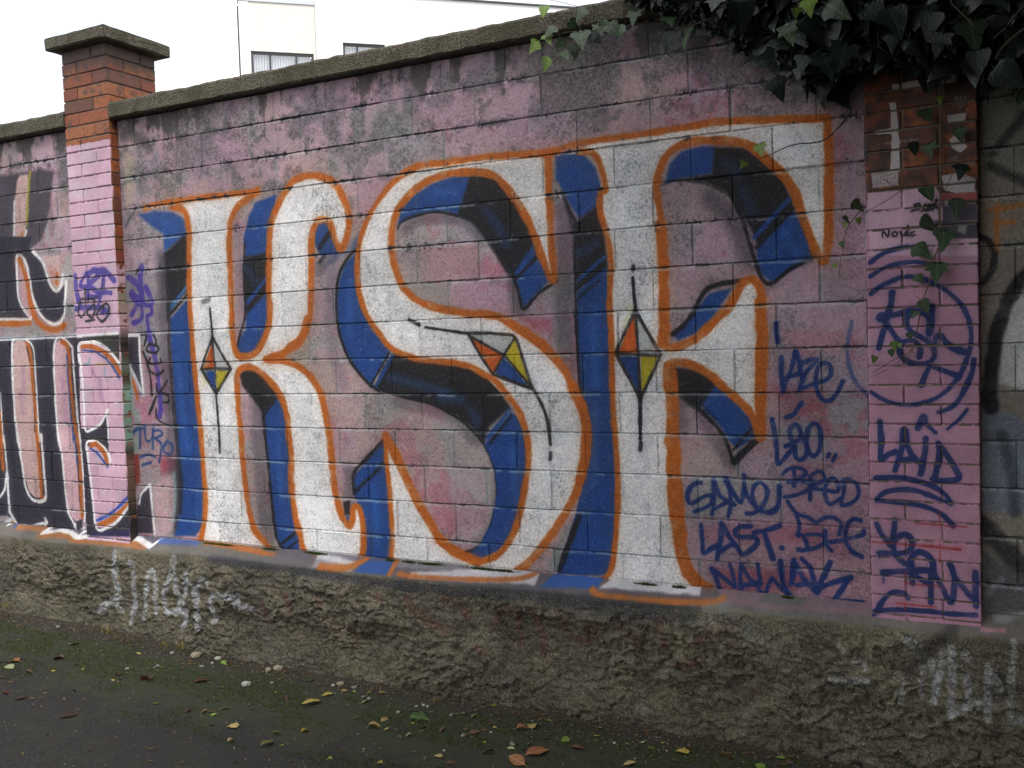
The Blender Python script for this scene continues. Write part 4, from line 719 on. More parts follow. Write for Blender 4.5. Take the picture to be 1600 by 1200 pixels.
def block_panel(name, xa, xb, label):
    root = empty(name, ((xa + xb) / 2, .09, Z_LOW - .05), label, 'wall')
    mat = block_mat('painted_block_' + name, root); r = random.Random(int((xa + 20) * 100))
    for k in range(14):
        zt = min(zc(k), Z_TOP); zb = max(zc(k + 1), Z_LOW)
        ph = -2.58 if k % 2 == 0 else -2.77
        js = [ph + .382 * i for i in range(-22, 25)]; js = [xa] + [j for j in js if xa + .05 < j < xb - .05] + [xb]
        for a, b in zip(js, js[1:]):
            a += r.uniform(-.006, .006) if a > xa else 0
            g = .0018; gz = .0026; w = b - a - 2 * g; h = zt - zb - 2 * gz
            full = abs(b - a - .382) < .02
            me = unit_block(round(w, 2) if full else w, .18, h, .0042, 'block', r.randrange(5) if full else 0)
            if not me.materials: me.materials.append(mat)
            if me.materials[0] is not mat: me = me.copy(); me.materials[0] = mat
            link('block', me, None, root, (a + g, r.uniform(-.0028, .0028), zb + gz + r.uniform(-.0012, .0012)), (r.uniform(-1, 1) * .004, r.uniform(-1, 1) * .0022, r.uniform(-1, 1) * .005))
    bm = bmesh.new(); add_box(bm, xa - .012, xb + .012, .0060, .176, Z_LOW - .05, Z_TOP - .004); link('mortar', bm_mesh('mortar', bm), mat, root)
    # coping: cast concrete slab with a sloped, worn top
    prof = [(-.055, 3.376), (-.066, 3.384), (-.068, 3.462), (-.060, 3.476), (.02, 3.500), (.12, 3.500), (.235, 3.470), (.246, 3.45), (.246, 3.386), (.235, 3.376)]
    n = int((xb - xa) / .02); V, Fc = [], []; nz1 = vnoise(n + 1, 16, 3, 101); nz2 = vnoise(n + 1, 16, 1.3, 103)
    for i in range(n + 1):
        x = xa + .001 + (xb - xa - .002) * i / n
        for j, (y, z) in enumerate(prof):
            q = (nz1[i, j] - .5) * .012 + (nz2[i, j] - .5) * .007; V.append((x, y + q * .8, z + (q if j not in (0, 9) else abs(q) * .6)))
    m = len(prof)
    for i in range(n):
        for j in range(m):
            a, b = i * m + j, i * m + (j + 1) % m; Fc.append((a, b, b + m, a + m))
    Fc.append(tuple(range(m))[::-1]); Fc.append(tuple(range(n * m, n * m + m)))
    link('coping', mesh_np('coping', V, Fc), M_COPING, root)
    return root

LPX = (-5.440, -5.025); RPX = (-.467, -.041)
main_wall = block_panel('block_wall', LPX[1] + .003, RPX[0] - .003, 'block wall painted pink with large white KSE letters between the two brick pillars')
left_wall = block_panel('block_wall', -9.8, LPX[0] - .003, 'block wall with dark older graffiti left of the left brick pillar')
right_wall = block_panel('block_wall', RPX[1] + .003, 3.5, 'grey block wall with black curves right of the right brick pillar')

# ------------------------------------------------------------------ pillars
def pillar(xa, xb, ztop, label, im, cv, side, cap):
    cx = (xa + xb) / 2; root = empty('brick_pillar', (cx, .14, .60), label, 'pillar')
    mb = brick_mat('painted_brick', root, im, cv, side, False, 0 if cap else .8); mm = brick_mat('pillar_mortar', root, im, cv, side, True)
    y0, y1 = -.06, .345; w = xb - xa; d = y1 - y0; ch = .0825; z0 = 1.468 - ch * 11
    k = 0; r = random.Random(int(xa * 77)); g = .0035
    while True:
        zb = z0 + k * ch; zt = zb + ch
        if zb < .575: zb = .60
        if zt > ztop + .01: break
        h = w / 3
        if k % 2 == 0: cells = [(xa, xa + h, y0, y0 + 2 * h), (xa + h, xb, y0, y0 + h), (xb - h, xb, y0 + h, y1), (xa, xb - h, y0 + 2 * h, y1)]
        else: cells = [(xb - h, xb, y0, y0 + 2 * h), (xa, xb - h, y0, y0 + h), (xa, xa + h, y0 + h, y1), (xa + h, xb, y0 + 2 * h, y1)]
        for a, b, c, e in cells:
            bw, bd, bh = b - a - (g if b < xb - .01 else 0) - (g if a > xa + .01 else 0), e - c - g, zt - zb - 2 * g
            if bd < .02: continue
            me = unit_block(bw, bd, bh, .004, 'brick', r.randrange(3))
            if not me.materials: me.materials.append(mb)
            if me.materials[0] is not mb: me = me.copy(); me.materials[0] = mb
            link('brick', me, None, root, (a + (g if a > xa + .01 else 0) + r.uniform(-.0014, .0014), c + r.uniform(-.002, .002), zb + g + r.uniform(-.001, .001)), (r.uniform(-1, 1) * .006, r.uniform(-1, 1) * .004, r.uniform(-1, 1) * .008))
        k += 1
    bm = bmesh.new(); add_box(bm, xa + .0065, xb - .0065, y0 + .0065, y1 - .0065, .58, z0 + k * ch); link('mortar', bm_mesh('mortar', bm), mm, root)
    zt = z0 + k * ch
    if cap:
        o = .072; n = 14; bm = bmesh.new(); b = zt + .003
        bmesh.ops.create_cube(bm, size=1)
        for v in bm.verts:
            v.co = Vector((cx + v.co.x * (w + 2 * o), (y0 + y1) / 2 + v.co.y * (d + 2 * o), b + (v.co.z + .5) * .080))
        top = max(bm.faces, key=lambda f: f.calc_center_median().z); q = bmesh.ops.poke(bm, faces=[top]); q['verts'][0].co.z += .055
        bmesh.ops.bevel(bm, geom=[e for e in bm.edges if e.verts[0] not in q['verts'] and e.verts[1] not in q['verts']], offset=.007, segments=2, affect='EDGES')
        bmesh.ops.triangulate(bm, faces=bm.faces[:])
        for _ in range(3): bmesh.ops.subdivide_edges(bm, edges=[e for e in bm.edges if e.calc_length() > .05], cuts=1)
        rr = random.Random(5)
        for v in bm.verts: v.co += Vector((rr.uniform(-1, 1), rr.uniform(-1, 1), rr.uniform(-1, 1))) * .0022
        link('cap', bm_mesh('cap', bm), M_COPING, root)
    return root, zt
left_pillar, lp_top = pillar(LPX[0], LPX[1], 3.87, 'brick pillar with concrete cap and pink painted shaft at the left', IM_LP, lp_cv, (IM_SIDE, side_cv), True)
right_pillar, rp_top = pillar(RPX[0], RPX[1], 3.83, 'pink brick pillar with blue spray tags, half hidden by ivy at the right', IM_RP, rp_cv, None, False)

# ------------------------------------------------------------------ rough rendered plinth with the sloping ledge
pl_root = empty('concrete_plinth', (-2.9, -.05, 0), 'rough cracked concrete base running under the whole wall and both pillars', 'plinth')
def plinth():
    dx = .0085; n = int((3.5 + 9.8) / dx); xs = np.linspace(-9.8, 3.5, n + 1)
    led = 9; nf = 78
    V = np.zeros((n + 1, led + nf + 1, 3), np.float32)
    u = np.arange(n + 1)[:, None].astype(np.float32); s = np.linspace(0, .62, nf + 1)[None]
    # noise on the face: sampled with a warp so that ledges lie mostly level
    def f2(cx, cy, seed, k):                                 # noise with its own grain along and up the face (metres)
        o = np.zeros((n + 1, nf + 1), np.float32); am = 1.0; tot = 0
        for q in range(k):
            b = vnoise(int((n + 1) * dx / cx * 8) + 2, int(.62 / cy * 8) + 2, 8, seed + q)
            o += am * b[np.clip((np.arange(n + 1) * dx / cx * 8).astype(int), 0, b.shape[0] - 1)][:, np.clip((s[0] / cy * 8).astype(int), 0, b.shape[1] - 1)]; tot += am; am *= .58; cx /= 2; cy /= 2
        return o / tot
    big = f2(.42, .24, 205, 4); med = f2(.17, .10, 216, 4); crag = f2(.11, .07, 227, 3); fine = f2(.035, .025, 238, 2)
    t = (s * 9.0 + (med - .5) * 4.2 + (big - .5) * 3.0); fr = t - np.floor(t)
    step = (sm(fr, .0, .80) - fr * .0)                      # each course of render laps over the one below it
    amp = sm(s, .02, .12) * (.5 + .9 * sm(big, .35, .65))
    bulge = .012 * np.sin(np.pi * np.clip(s / .62, 0, 1)) + .055 * sm(s, .35, .62)
    y = -.088 - bulge - amp * ((big - .5) * .080 + (med - .5) * .026 + (step - .5) * .018 + (crag - .5) * .013 + np.maximum(0, .36 - crag) * -.05 + (fine - .5) * .005)
    wav = (fbm(n + 1, 8, 80, 209, 3)[:, :1] - .5)
    zt = .600 + wav * .02
    z = zt - s + (crag - .5) * .012 * amp + (med - .5) * .016 * amp
    V[:, led:, 0] = xs[:, None]; V[:, led:, 1] = y; V[:, led:, 2] = z
    V[:, led:, 0] += (crag - .5) * .008 * amp
    for j in range(led):
        q = j / led; V[:, j, 0] = xs; V[:, j, 1] = .006 + (y[:, 0] - .006) * q; V[:, j, 2] = .668 + (zt[:, 0] - .668) * (q ** 1.15) + (fbm(n + 1, 12, 9, 210, 2)[:, j] - .5) * .006
    V[:, -1, 2] = -.08
    m = led + nf + 1; Fc = []
    idx = np.arange((n + 1) * m).reshape(n + 1, m)
    quads = np.stack([idx[:-1, :-1], idx[:-1, 1:], idx[1:, 1:], idx[1:, :-1]], -1).reshape(-1, 4)
    me = bpy.data.meshes.new('render_face'); vv = V.reshape(-1, 3)
    me.vertices.add(len(vv)); me.vertices.foreach_set('co', vv.ravel()); me.loops.add(quads.size); me.loops.foreach_set('vertex_index', quads.ravel().astype(np.int32))
    me.polygons.add(len(quads)); me.polygons.foreach_set('loop_start', np.arange(0, quads.size, 4, dtype=np.int32)); me.polygons.foreach_set('loop_total', np.full(len(quads), 4, np.int32)); me.update(); me.validate()
    me.polygons.foreach_set('use_smooth', [True] * len(me.polygons))
    link('render_face', me, plinth_mat(pl_root), pl_root)
    bm = bmesh.new(); add_box(bm, -9.8, 3.5, .012, .20, -.08, .62); link('footing', bm_mesh('footing', bm), M_COPING, pl_root)
    return xs, V
PX, PV = plinth()

# ------------------------------------------------------------------ building behind the wall
def building():
    A = Vector((-.9075 * 30, 30 - DIST, 0)); dr = Vector((.735, .678, 0)); nr = Vector((.678, -.735, 0))
    ang = math.atan2(dr.y, dr.x)
    root = empty('white_building', A, 'white rendered building with dark framed windows rising behind the wall', 'building'); root.rotation_euler = (0, 0, ang)
    cream, _, b1 = new_mat('cream_render'); g = N(cream.node_tree); pos = g.node('ShaderNodeNewGeometry').outputs['Position']
    g.put(b1.inputs['Base Color'], g.mix(g.noise(pos, 1.5, 5), lin((222, 219, 211)), lin((232, 229, 222)))); b1.inputs['Roughness'].default_value = .8
    white = plain('white_render', (244, 244, 242), .8, .03, 2)
    frame = plain('dark_window_frame', (62, 66, 70), .5, .1); metal = plain('roof_flashing', (206, 212, 218), .4, .1)
    blindm = plain('white_blind', (226, 226, 232), .7, .04)
    glass, gt, gb = new_mat('window_glass'); gb.inputs['Base Color'].default_value = (.8, .85, .9, 1); gb.inputs['Roughness'].default_value = .05; gb.inputs['Alpha'].default_value = .22
    def boxpart(name, mat, boxes, parent, bev=0):
        bm = bmesh.new()
        for bx in boxes: add_box(bm, *bx, bev)
        me = bm_mesh(name, bm); me.materials.append(mat); o = bpy.data.objects.new(name, me); C.objects.link(o); o.parent = parent; return o
    H1 = 16.05
    # local x runs along the facade, local -y faces the camera
    wa, wb, wt = .42, 2.95, 14.06                           # window of the bay: left, right, head height
    boxpart('bay_wall', cream, [(0, wa, 0, .3, 0, H1), (wb, 3.05, 0, .3, 0, H1), (wa, wb, 0, .3, wt, H1), (wa, wb, 0, .3, 0, wt - 2.2)], root)
    boxpart('roof_coping', metal, [(-.05, 3.05, -.06, .4, H1 + .002, H1 + .18)], root)
    boxpart('corner_post', white, [(0, .40, -.03, -.001, 0, H1 - .01)], root)
    boxpart('drain_pipe', frame, [(-.07, -.004, .0, .08, 0, H1 - .2)], root)
    def window(x0, x1, zt, h, mull, yy):
        f = boxpart('window', frame, [(x0, x0 + .09, yy, yy + .12, zt - h, zt - .09), (x1 - .09, x1, yy, yy + .12, zt - h, zt - .09), (x0, x1, yy, yy + .12, zt - .09, zt)] + [(x0 + (x1 - x0) * q - .04, x0 + (x1 - x0) * q + .04, yy + .01, yy + .11, zt - h, zt - .09) for q in mull] + [(x0 + .09, x1 - .09, yy + .002, yy + .11, zt - h, zt - h + .09)], root)
        boxpart('pane', glass, [(x0 + .09, x1 - .09, yy + .05, yy + .065, zt - h + .09, zt - .09)], f)
        boxpart('blind', blindm, [(x0 + .1 + .11 * i, x0 + .19 + .11 * i, yy + .2 + .02 * (i % 2), yy + .215 + .02 * (i % 2), zt - h + .1, zt - .05) for i in range(int((x1 - x0 - .2) / .11))], f)
        boxpart('room', frame, [(x0 + .02, x1 - .02, yy + .6, yy + .62, zt - h, zt)], f)
    window(wa, wb, wt - .004, 2.19, (.30, .72), .06)
    x0, x1, z1 = 4.15, 5.92, 14.55
    d_ = ray(800, 9); d_ = d_ / d_.y; s_ = (d_.x * 30 + .9075 * 30) / (.735 - .678 * d_.x); HR = EYE + d_.z * (30 + .678 * s_)
    boxpart('corner_return', white, [(3.06, 3.149, -.16, .3, 0, HR - .01)], root)
    boxpart('main_wall', white, [(3.15, x0, -.16, .3, 0, HR), (x1, 22, -.16, .3, 0, HR), (x0, x1, -.16, .3, z1, HR), (x0, x1, -.16, .3, 0, z1 - 1.8)], root)
    boxpart('roof_edge', frame, [(3.1, 22.1, -.26, .4, HR + .001, HR + .06)], root)
    window(x0 + .002, x1 - .002, z1 - .004, 1.79, (.34,), -.08)
building()

# ------------------------------------------------------------------ leaves
def leaf_mesh(name, outline, fold=.18, droop=.25, seed=0, stalk=.0):
    """Leaf blade 1 long (local +Y towards the tip) and folded along its midrib; outline gives the right half."""
    r = random.Random(seed); V, Fc = [], []
    def zz(x, y): return fold * abs(x) - droop * y * y + r.uniform(-.02, .02)
    mid = [0] + [y for _, y in outline[1:-1]] + [outline[-1][1]]
    for y in mid: V.append((0, y, zz(0, y)))
    n = len(mid)
    for sgn in (1, -1):
        b = len(V)
        for x, y in outline[1:-1]: V.append((sgn * x, y, zz(x, y)))
        for i in range(len(outline) - 2):
            a0, a1 = i + 1, i + 2; e0, e1 = b + i, b + i + 1
            if i == 0: Fc.append((0, e0, a0) if sgn > 0 else (0, a0, e0))
            if i < len(outline) - 3: Fc.append((a0, e0, e1, a1) if sgn > 0 else (a0, a1, e1, e0))
            else: Fc.append((a0, e0, a1) if sgn > 0 else (a0, a1, e0))
    if stalk:
        b = len(V); V += [(-.012, 0, 0), (.012, 0, 0), (.0, -stalk, -.05)]; Fc.append((b, b + 2, b + 1))
    return mesh_np(name, V, Fc, True)
IVY_OUT = [(0, 0), (.22, -.12), (.46, .02), (.54, .22), (.36, .34), (.30, .46), (.20, .68), (.09, .88), (0, 1.0)]
IVY_OUT2 = [(0, 0), (.20, -.14), (.42, -.06), (.50, .12), (.44, .32), (.34, .52), (.20, .74), (.08, .90), (0, 1.0)]
IVY_OUT3 = [(0, 0), (.28, -.16), (.56, -.10), (.44, .10), (.58, .34), (.30, .36), (.22, .60), (.10, .84), (0, 1.05)]
def ivy_set(mat): 
    out = []
    for i, (o, f, d) in enumerate(((IVY_OUT, .12, .22), (IVY_OUT2, .22, .30), (IVY_OUT3, .08, .16), (IVY_OUT, -.10, .35))):
        me = leaf_mesh('ivy_leaf', o, f, d, i, .5); me.materials.append(mat); out.append(me)
    return out
IV_D, IV_M, IV_Y = ivy_set(M_IVY), ivy_set(M_IVY_MID), ivy_set(M_IVY_YOUNG)
def leaf_rot(r, face=None, roll=None, tilt=None):
    """Blade normal towards -Y and up; tip hanging down."""
    yaw = face if face is not None else r.gauss(0, .85); til = tilt if tilt is not None else r.gauss(.5, .55); ro = roll if roll is not None else r.gauss(0, .95)
    Rm = Matrix.Rotation(yaw, 3, 'Z') @ Matrix.Rotation(math.pi / 2 - til, 3, 'X') @ Matrix.Rotation(math.pi + ro, 3, 'Z')
    return Rm
def tube(name, paths, mat, parent):
    if len(paths) > 1: return [tube(name, [p_], mat, parent) for p_ in paths]
    V, Fc = [], []
    for pts, r0, r1 in paths:
        n = len(pts)
        for i, p in enumerate(pts):
            d = (Vector(pts[min(i + 1, n - 1)]) - Vector(pts[max(i - 1, 0)])).normalized(); a = d.orthogonal().normalized(); b = d.cross(a); rad = r0 + (r1 - r0) * i / max(1, n - 1)
            for k in range(5): V.append(Vector(p) + (a * math.cos(k * 1.2566) + b * math.sin(k * 1.2566)) * rad)
            if i:
                o = len(V) - 10
                for k in range(5): Fc.append((o + k, o + (k + 1) % 5, o + 5 + (k + 1) % 5, o + 5 + k))
    return link(name, mesh_np(name, V, Fc, True), mat, parent)
def place_leaf(me, p, size, R, parent, name='leaf'):
    o = bpy.data.objects.new(name, me); C.objects.link(o); o.parent = parent
    off = parent.location
    o.matrix_local = Matrix.Translation(Vector(p) - off) @ R.to_4x4() @ Matrix.Scale(size, 4)
    return o
def wpt(px, py, Y): X, Z, s = on_wall(px, py, Y); return Vector((X, Y, Z)), s
def ppath(txt, Y0, Y1=None, sub=4):
    pts = curve(P(txt), sub); n = len(pts); Y1 = Y0 if Y1 is None else Y1
    return [wpt(x, y, Y0 + (Y1 - Y0) * i / max(1, n - 1))[0] for i, (x, y) in enumerate(pts)]

ivy = empty('ivy', (-.4, .1, 3.5), 'dense dark ivy tumbling over the wall top at the upper right', 'ivy')
# leaves one can pick out on the creeping tip, from the photograph: x, y, size in pixels, tone
TIP = [(852, 18, 15, 'y'), (840, 74, 17, 'y'), (854, 61, 15, 'y'), (866, 50, 17, 'm'), (857, 101, 17, 'y'), (877, 90, 17, 'm'), (907, 62, 25, 'g'), (898, 79, 17, 'g'), (913, 22, 17, 'g'), (936, 46, 17, 'g'), (952, 50, 21, 'g'), (972, 50, 20, 'g'), (992, 27, 18, 'g'), (890, 41, 15, 'g'), (945, 40, 14, 'g'), (1046, 62, 28, 'd'), (1045, 36, 20, 'g'), (1077, 56, 28, 'g'), (1155, 28, 46, 'd'), (1088, 8, 24, 'd'), (1015, 35, 18, 'd'), (1065, 20, 22, 'd'), (1120, 12, 30, 'd'), (1100, 60, 22, 'd'), (925, 62, 16, 'd'), (880, 70, 14, 'm'),
       (1187, 236, 20, 'y'), (1163, 259, 13, 'y'), (1212, 110, 40, 'd'), (1256, 58, 50, 'd'), (1295, 26, 40, 'g'), (1262, 12, 26, 'y'), (1245, 20, 14, 'y'), (1288, 108, 44, 'd'), (1320, 92, 44, 'd'), (1356, 30, 44, 'd'), (1392, 38, 44, 'd'), (1458, 38, 36, 'd'), (1515, 58, 50, 'g'), (1512, 28, 34, 'g'), (1550, 10, 40, 'd'), (1528, 98, 36, 'd'), (1560, 130, 46, 'd'), (1230, 55, 30, 'g'), (1470, 70, 34, 'd'), (1258, 100, 30, 'd'), (1395, 66, 26, 'd'), (1420, 82, 26, 'd'), (1248, 148, 28, 'd'), (1210, 140, 34, 'd')]
r = random.Random(3)
for x, y, s, k in TIP:
    Y = -.12 if x < 1100 else -.45
    if 1160 < x < 1190 and y > 200: Y = -.10
    p, sc = wpt(x, y - s * .45, Y)
    me = r.choice({'y': IV_Y, 'm': IV_M, 'g': IV_M, 'd': IV_D}[k])
    place_leaf(me, p, s / sc * (1.3 if x < 1100 else 1.05), leaf_rot(r, r.gauss(.3, .4), r.gauss(0, .5), r.gauss(.35, .25)), ivy)
XB = [-1.5, -1.34, -1.20, -1.04, -.83, -.70, -.58, -.48, -.32, -.14, 0, .12, .6, 1.7]
ZB = [3.48, 3.40, 3.31, 3.20, 3.08, 2.96, 2.90, 2.96, 2.94, 2.90, 2.84, 2.80, 2.7, 2.7]
def ivy_point(r, front):
    while True:
        X = r.uniform(-1.5, 1.6); zl = float(np.interp(X, XB, ZB)); thick = float(np.interp(X, [-1.5, -1.0, -.5, .3, 1.6], [.12, .30, .50, .62, .7]))
        top = float(np.interp(X, [-1.5, -1.2, -.6, 0, 1.6], [3.58, 3.75, 4.3, 4.7, 4.9]))
        Z = zl + (top - zl) * r.random() ** 1.25
        q = math.sin(math.pi * min(1, max(0, (Z - zl) / (top - zl)) * .9 + .08)) ** .6
        Y = (-.04 - thick * q * (r.uniform(.8, 1.0) if front else r.random())) if Z < 3.5 or front else r.uniform(-.05 - thick * q, .5)
        return Vector((X, Y, Z)), zl
cnt = 0
while cnt < 300 - len(TIP):
    p, zl = ivy_point(r, True)
    if p.z > 3.75: continue
    s = r.choice((r.uniform(.035, .07), r.uniform(.06, .10), r.uniform(.09, .145))) * (1.0 if p.x > -1.0 else .62)
    place_leaf(r.choice(IV_D if r.random() < .85 else IV_M), p, s, leaf_rot(r), ivy); cnt += 1
V, Fc = [], []
src = [[v.co.copy() for v in me.vertices] for me in IV_D]; fac = [[tuple(q.vertices) for q in me.polygons] for me in IV_D]
for _ in range(5200):
    p, zl = ivy_point(r, r.random() < .3); k = r.randrange(4); s = r.uniform(.045, .12) * (1.0 if p.x > -1.0 else .6); Rm = leaf_rot(r); o = len(V)
    V += [p - Vector(ivy.location) + Rm @ (v * s) for v in src[k]]; Fc += [tuple(i + o for i in f) for f in fac[k]]
me = mesh_np('foliage', V, Fc, True); me.materials.append(M_IVY); fo = bpy.data.objects.new('foliage', me); C.objects.link(fo); fo.parent = ivy; fo['kind'] = 'stuff'
paths = [(ppath("1110,22 1050,30 1000,36 960,50 920,48 880,52 850,66 842,80", -.09), .006, .002), (ppath("1190,-20 1130,20 1080,40 1045,50", -.2), .006, .002), (ppath("870,44 880,80 862,98", -.09), .002, .0015), (ppath("905,45 913,15 840,-4", -.07), .002, .0012), (ppath("1330,175 1290,218 1240,226 1200,243 1180,250", -.10), .004, .0015)]
for _ in range(40):
    p, zl = ivy_point(r, False); q = [p]
    if p.x < -.75: continue
    for k in range(6): q.append(q[-1] + Vector((r.gauss(0, .06), r.gauss(-.01, .03), -r.uniform(.03, .12))))
    q = [v for v in q if v.z > zl - .12]
    if len(q) > 2: paths.append((q, .006, .002))
paths.append((ppath("1620,-10 1590,20 1570,45 1552,60", -.55), .005, .003)); paths.append((ppath("1600,45 1570,70 1555,92", -.5), .005, .003))
tube('stem', paths, M_TWIG, ivy)

def vine(label, loc, stems, leaves, Yl):
    v = empty('ivy_vine', loc, label, 'vine')
    tube('stem', [(ppath(t, Yl, Yl), a, b) for t, a, b in stems], M_STEM, v)
    rr = random.Random(int(loc[0] * 100))
    for x, y, s, k, ro in leaves:
        p, sc = wpt(x, y - s * .4, Yl - .012); place_leaf(rr.choice({'y': IV_Y, 'm': IV_M, 'd': IV_D}[k]), p, s / sc, leaf_rot(rr, rr.gauss(.25, .35), ro, rr.gauss(.35, .2)), v)
    return v
vine('thin ivy vine hanging down the front of the right brick pillar', (-.2, -.1, 3.1),
     [("1478,120 1470,180 1470,260 1469,330 1466,385 1460,402 1452,440 1442,470 1434,510 1427,540 1418,552 1395,563 1362,583", .0042, .0016), ("1426,545 1415,570 1411,577", .0018, .001), ("1426,545 1430,558", .0016, .001), ("1440,262 1405,300 1352,332", .0022, .0016), ("1418,556 1385,578 1358,590", .0016, .001), ("1465,360 1445,350 1440,345", .0014, .001), ("1455,415 1440,400 1436,392", .0014, .001), ("1475,300 1500,250 1520,230", .002, .001), ("1460,180 1470,230", .002, .001), ("1380,280 1398,290 1412,286", .0016, .001), ("1440,470 1430,462 1428,450", .0012, .0008)],
     [(1445, 305, 26, 'm', .4), (1494, 325, 30, 'm', 0), (1441, 358, 30, 'm', 1.1), (1474, 376, 34, 'm', -.2), (1431, 398, 30, 'm', .9), (1464, 427, 32, 'm', -.1), (1432, 438, 18, 'm', .7), (1440, 480, 22, 'm', .5), (1430, 492, 14, 'm', -.4), (1421, 526, 12, 'm', .2), (1395, 541, 15, 'y', .3), (1391, 552, 12, 'm', .3), (1366, 562, 13, 'y', -.4), (1444, 184, 24, 'm', .3), (1450, 236, 22, 'm', .2), (1425, 233, 20, 'd', .3), (1503, 268, 26, 'd', -.3), (1498, 210, 24, 'm', .1), (1468, 156, 14, 'y', .1), (1406, 540, 8, 'y', .1)], -.095)
vine('small ivy sprig trailing on the pink blocks left of the right pillar', (-.55, -.04, 2.6),
     [("1388,290 1352,322 1335,340 1322,360 1316,392 1312,418 1311,436", .0026, .001), ("1328,350 1310,342 1303,350", .0012, .0008)],
     [(1333, 326, 22, 'm', .9), (1341, 346, 11, 'y', .2), (1319, 345, 14, 'm', .5), (1315, 382, 11, 'm', .2), (1304, 416, 10, 'y', .3), (1321, 352, 9, 'y', -.3)], -.03)

# ------------------------------------------------------------------ unseen trees, added so that their crowns shade the right-hand end
M_CROWN = plain('tree_leaf', (56, 74, 36), .55, .35, 3); M_BARK = plain('bark', (84, 74, 62), .9, .3, 14)
def tree(x, y, h, c, rad, n, label, seed):
    root = empty('tree', (x, y, 0), label, 'tree'); rr = random.Random(seed); c = Vector(c)
    limbs = [([(x, y, -.05), (x + .05, y, h * .35), (x - .04, y + .06, h * .62), tuple((Vector((x, y, h)) + c) / 2 + Vector((0, 0, .5)))], .17, .06)]
    for k in range(9):
        a = k * .7 + rr.random(); e = c + Vector((math.cos(a) * rad[0] * .75, math.sin(a) * rad[1] * .75, rr.uniform(-.3, .7) * rad[2])); s0 = Vector((x, y, h * rr.uniform(.45, .75))); m = (s0 + e) / 2 + Vector((0, 0, .3)); limbs.append(([tuple(s0), tuple(m), tuple(e)], .06, .015))
    V, Fc = [], []
    tube('trunk', limbs[:1], M_BARK, root); tube('limb', limbs[1:], M_BARK, root)
    clumps = []
    while len(clumps) < 60:
        q = Vector((rr.uniform(-1, 1), rr.uniform(-1, 1), rr.uniform(-1, 1)))
        if .35 < q.length < 1: clumps.append((c + Vector((q.x * rad[0], q.y * rad[1], q.z * rad[2])), rr.uniform(.35, .75)))
    for _ in range(n):
        cc, cr = rr.choice(clumps); q = Vector((rr.gauss(0, 1), rr.gauss(0, 1), rr.gauss(0, .8))).normalized() * cr * rr.random() ** .4; p = cc + q
        if p.z < 2.7 and p.y > -7.4 and p.x < 3.0 or (p - Vector((.3, -4.6, 1.9))).length < 2.2: continue
        p = p - Vector((x, y, 0)); s = rr.uniform(.07, .13); o = len(V)
        a = Vector((rr.gauss(0, 1), rr.gauss(0, 1), rr.gauss(0, .5))).normalized(); b = a.orthogonal().normalized(); V += [p, p + a * s + b * s * .5, p + a * 2 * s, p + a * s - b * s * .5]; Fc.append((o, o + 1, o + 2, o + 3))
    link('crown', mesh_np('crown', V, Fc), M_CROWN, root, root.location)
tree(3.6, -2.4, 4.2, (1.9, -2.1, 4.7), (3.1, 2.8, 1.5), 52000, 'unseen leafy tree added beside the path to shade the right end of the wall', 5)
tree(3.4, -6.6, 3.6, (2.7, -5.6, 3.5), (3.0, 2.9, 3.1), 52000, 'unseen leafy tree added across the path to block light from the right end of the wall', 9)
tree(.4, -9.2, 4.0, (.4, -8.4, 4.4), (2.8, 2.6, 3.0), 40000, 'unseen leafy tree added on the far side of the path to deepen the shade, opposite the last big letter', 12)

# ------------------------------------------------------------------ fallen leaves and stones on the path
OVAL = [(0, 0), (.16, .12), (.27, .32), (.28, .52), (.20, .74), (.09, .90), (0, 1.0)]
LONG = [(0, 0), (.08, .12), (.14, .35), (.14, .60), (.08, .84), (0, 1.0)]
LOBE = [(0, 0), (.20, .04), (.30, .26), (.22, .36), (.42, .56), (.24, .66), (.16, .86), (0, 1.0)]
ROUND = [(0, 0), (.28, .08), (.44, .32), (.42, .60), (.26, .84), (0, 1.0)]
SHAPES = {'oval': (OVAL, .25, .12), 'long': (LONG, .4, .10), 'lobed': (LOBE, .22, .2), 'round': (ROUND, .15, .15), 'curled': (OVAL, .9, .55)}
FALL = {'tan': ((168, 148, 92), (190, 172, 120), (120, 92, 58)), 'orange': ((128, 82, 50), (156, 112, 74), (84, 54, 36)), 'brown': ((92, 70, 52), (124, 90, 64), (60, 42, 32)), 'dark': ((52, 38, 30), (72, 54, 42), None), 'yellow': ((176, 158, 70), (200, 186, 110), (130, 96, 50)), 'green': ((104, 128, 50), (146, 162, 90), None), 'deep': ((62, 88, 36), (96, 118, 60), None), 'pale': ((158, 170, 124), (184, 192, 150), None), 'red': ((92, 56, 44), (116, 80, 62), (54, 36, 30)), 'olive': ((98, 98, 46), (124, 122, 70), (60, 52, 32))}
FMAT = {k: leaf_mat('fallen_leaf_' + k, a, b, .6, .35, c) for k, (a, b, c) in FALL.items()}
FMESH = {}
def fallen(px, py, size, tone, shape, label, group=None):
    p, sc = on_ground(px, py); key = (tone, shape); rr = random.Random(int(px * 7 + py))
    if key not in FMESH:
        o, f, d = SHAPES[shape]; me = leaf_mesh('fallen_leaf', o, f, d, len(FMESH), .22); me.materials.append(FMAT[tone]); FMESH[key] = me
    o = bpy.data.objects.new('fallen_leaf', FMESH[key]); C.objects.link(o); s = size / sc * .98
    o.location = p + Vector((0, 0, .004 + (.10 * s if shape == 'curled' else .05 * s))); o.scale = (s, s, s)
    o.rotation_euler = (rr.gauss(0, .16), rr.gauss(0, .18), rr.uniform(0, 6.28) if shape in ('round', 'lobed') else rr.choice((1.57, -1.57)) + rr.gauss(.45, .55))
    tag(o, label, 'leaf', group or 'fallen leaves on the asphalt')
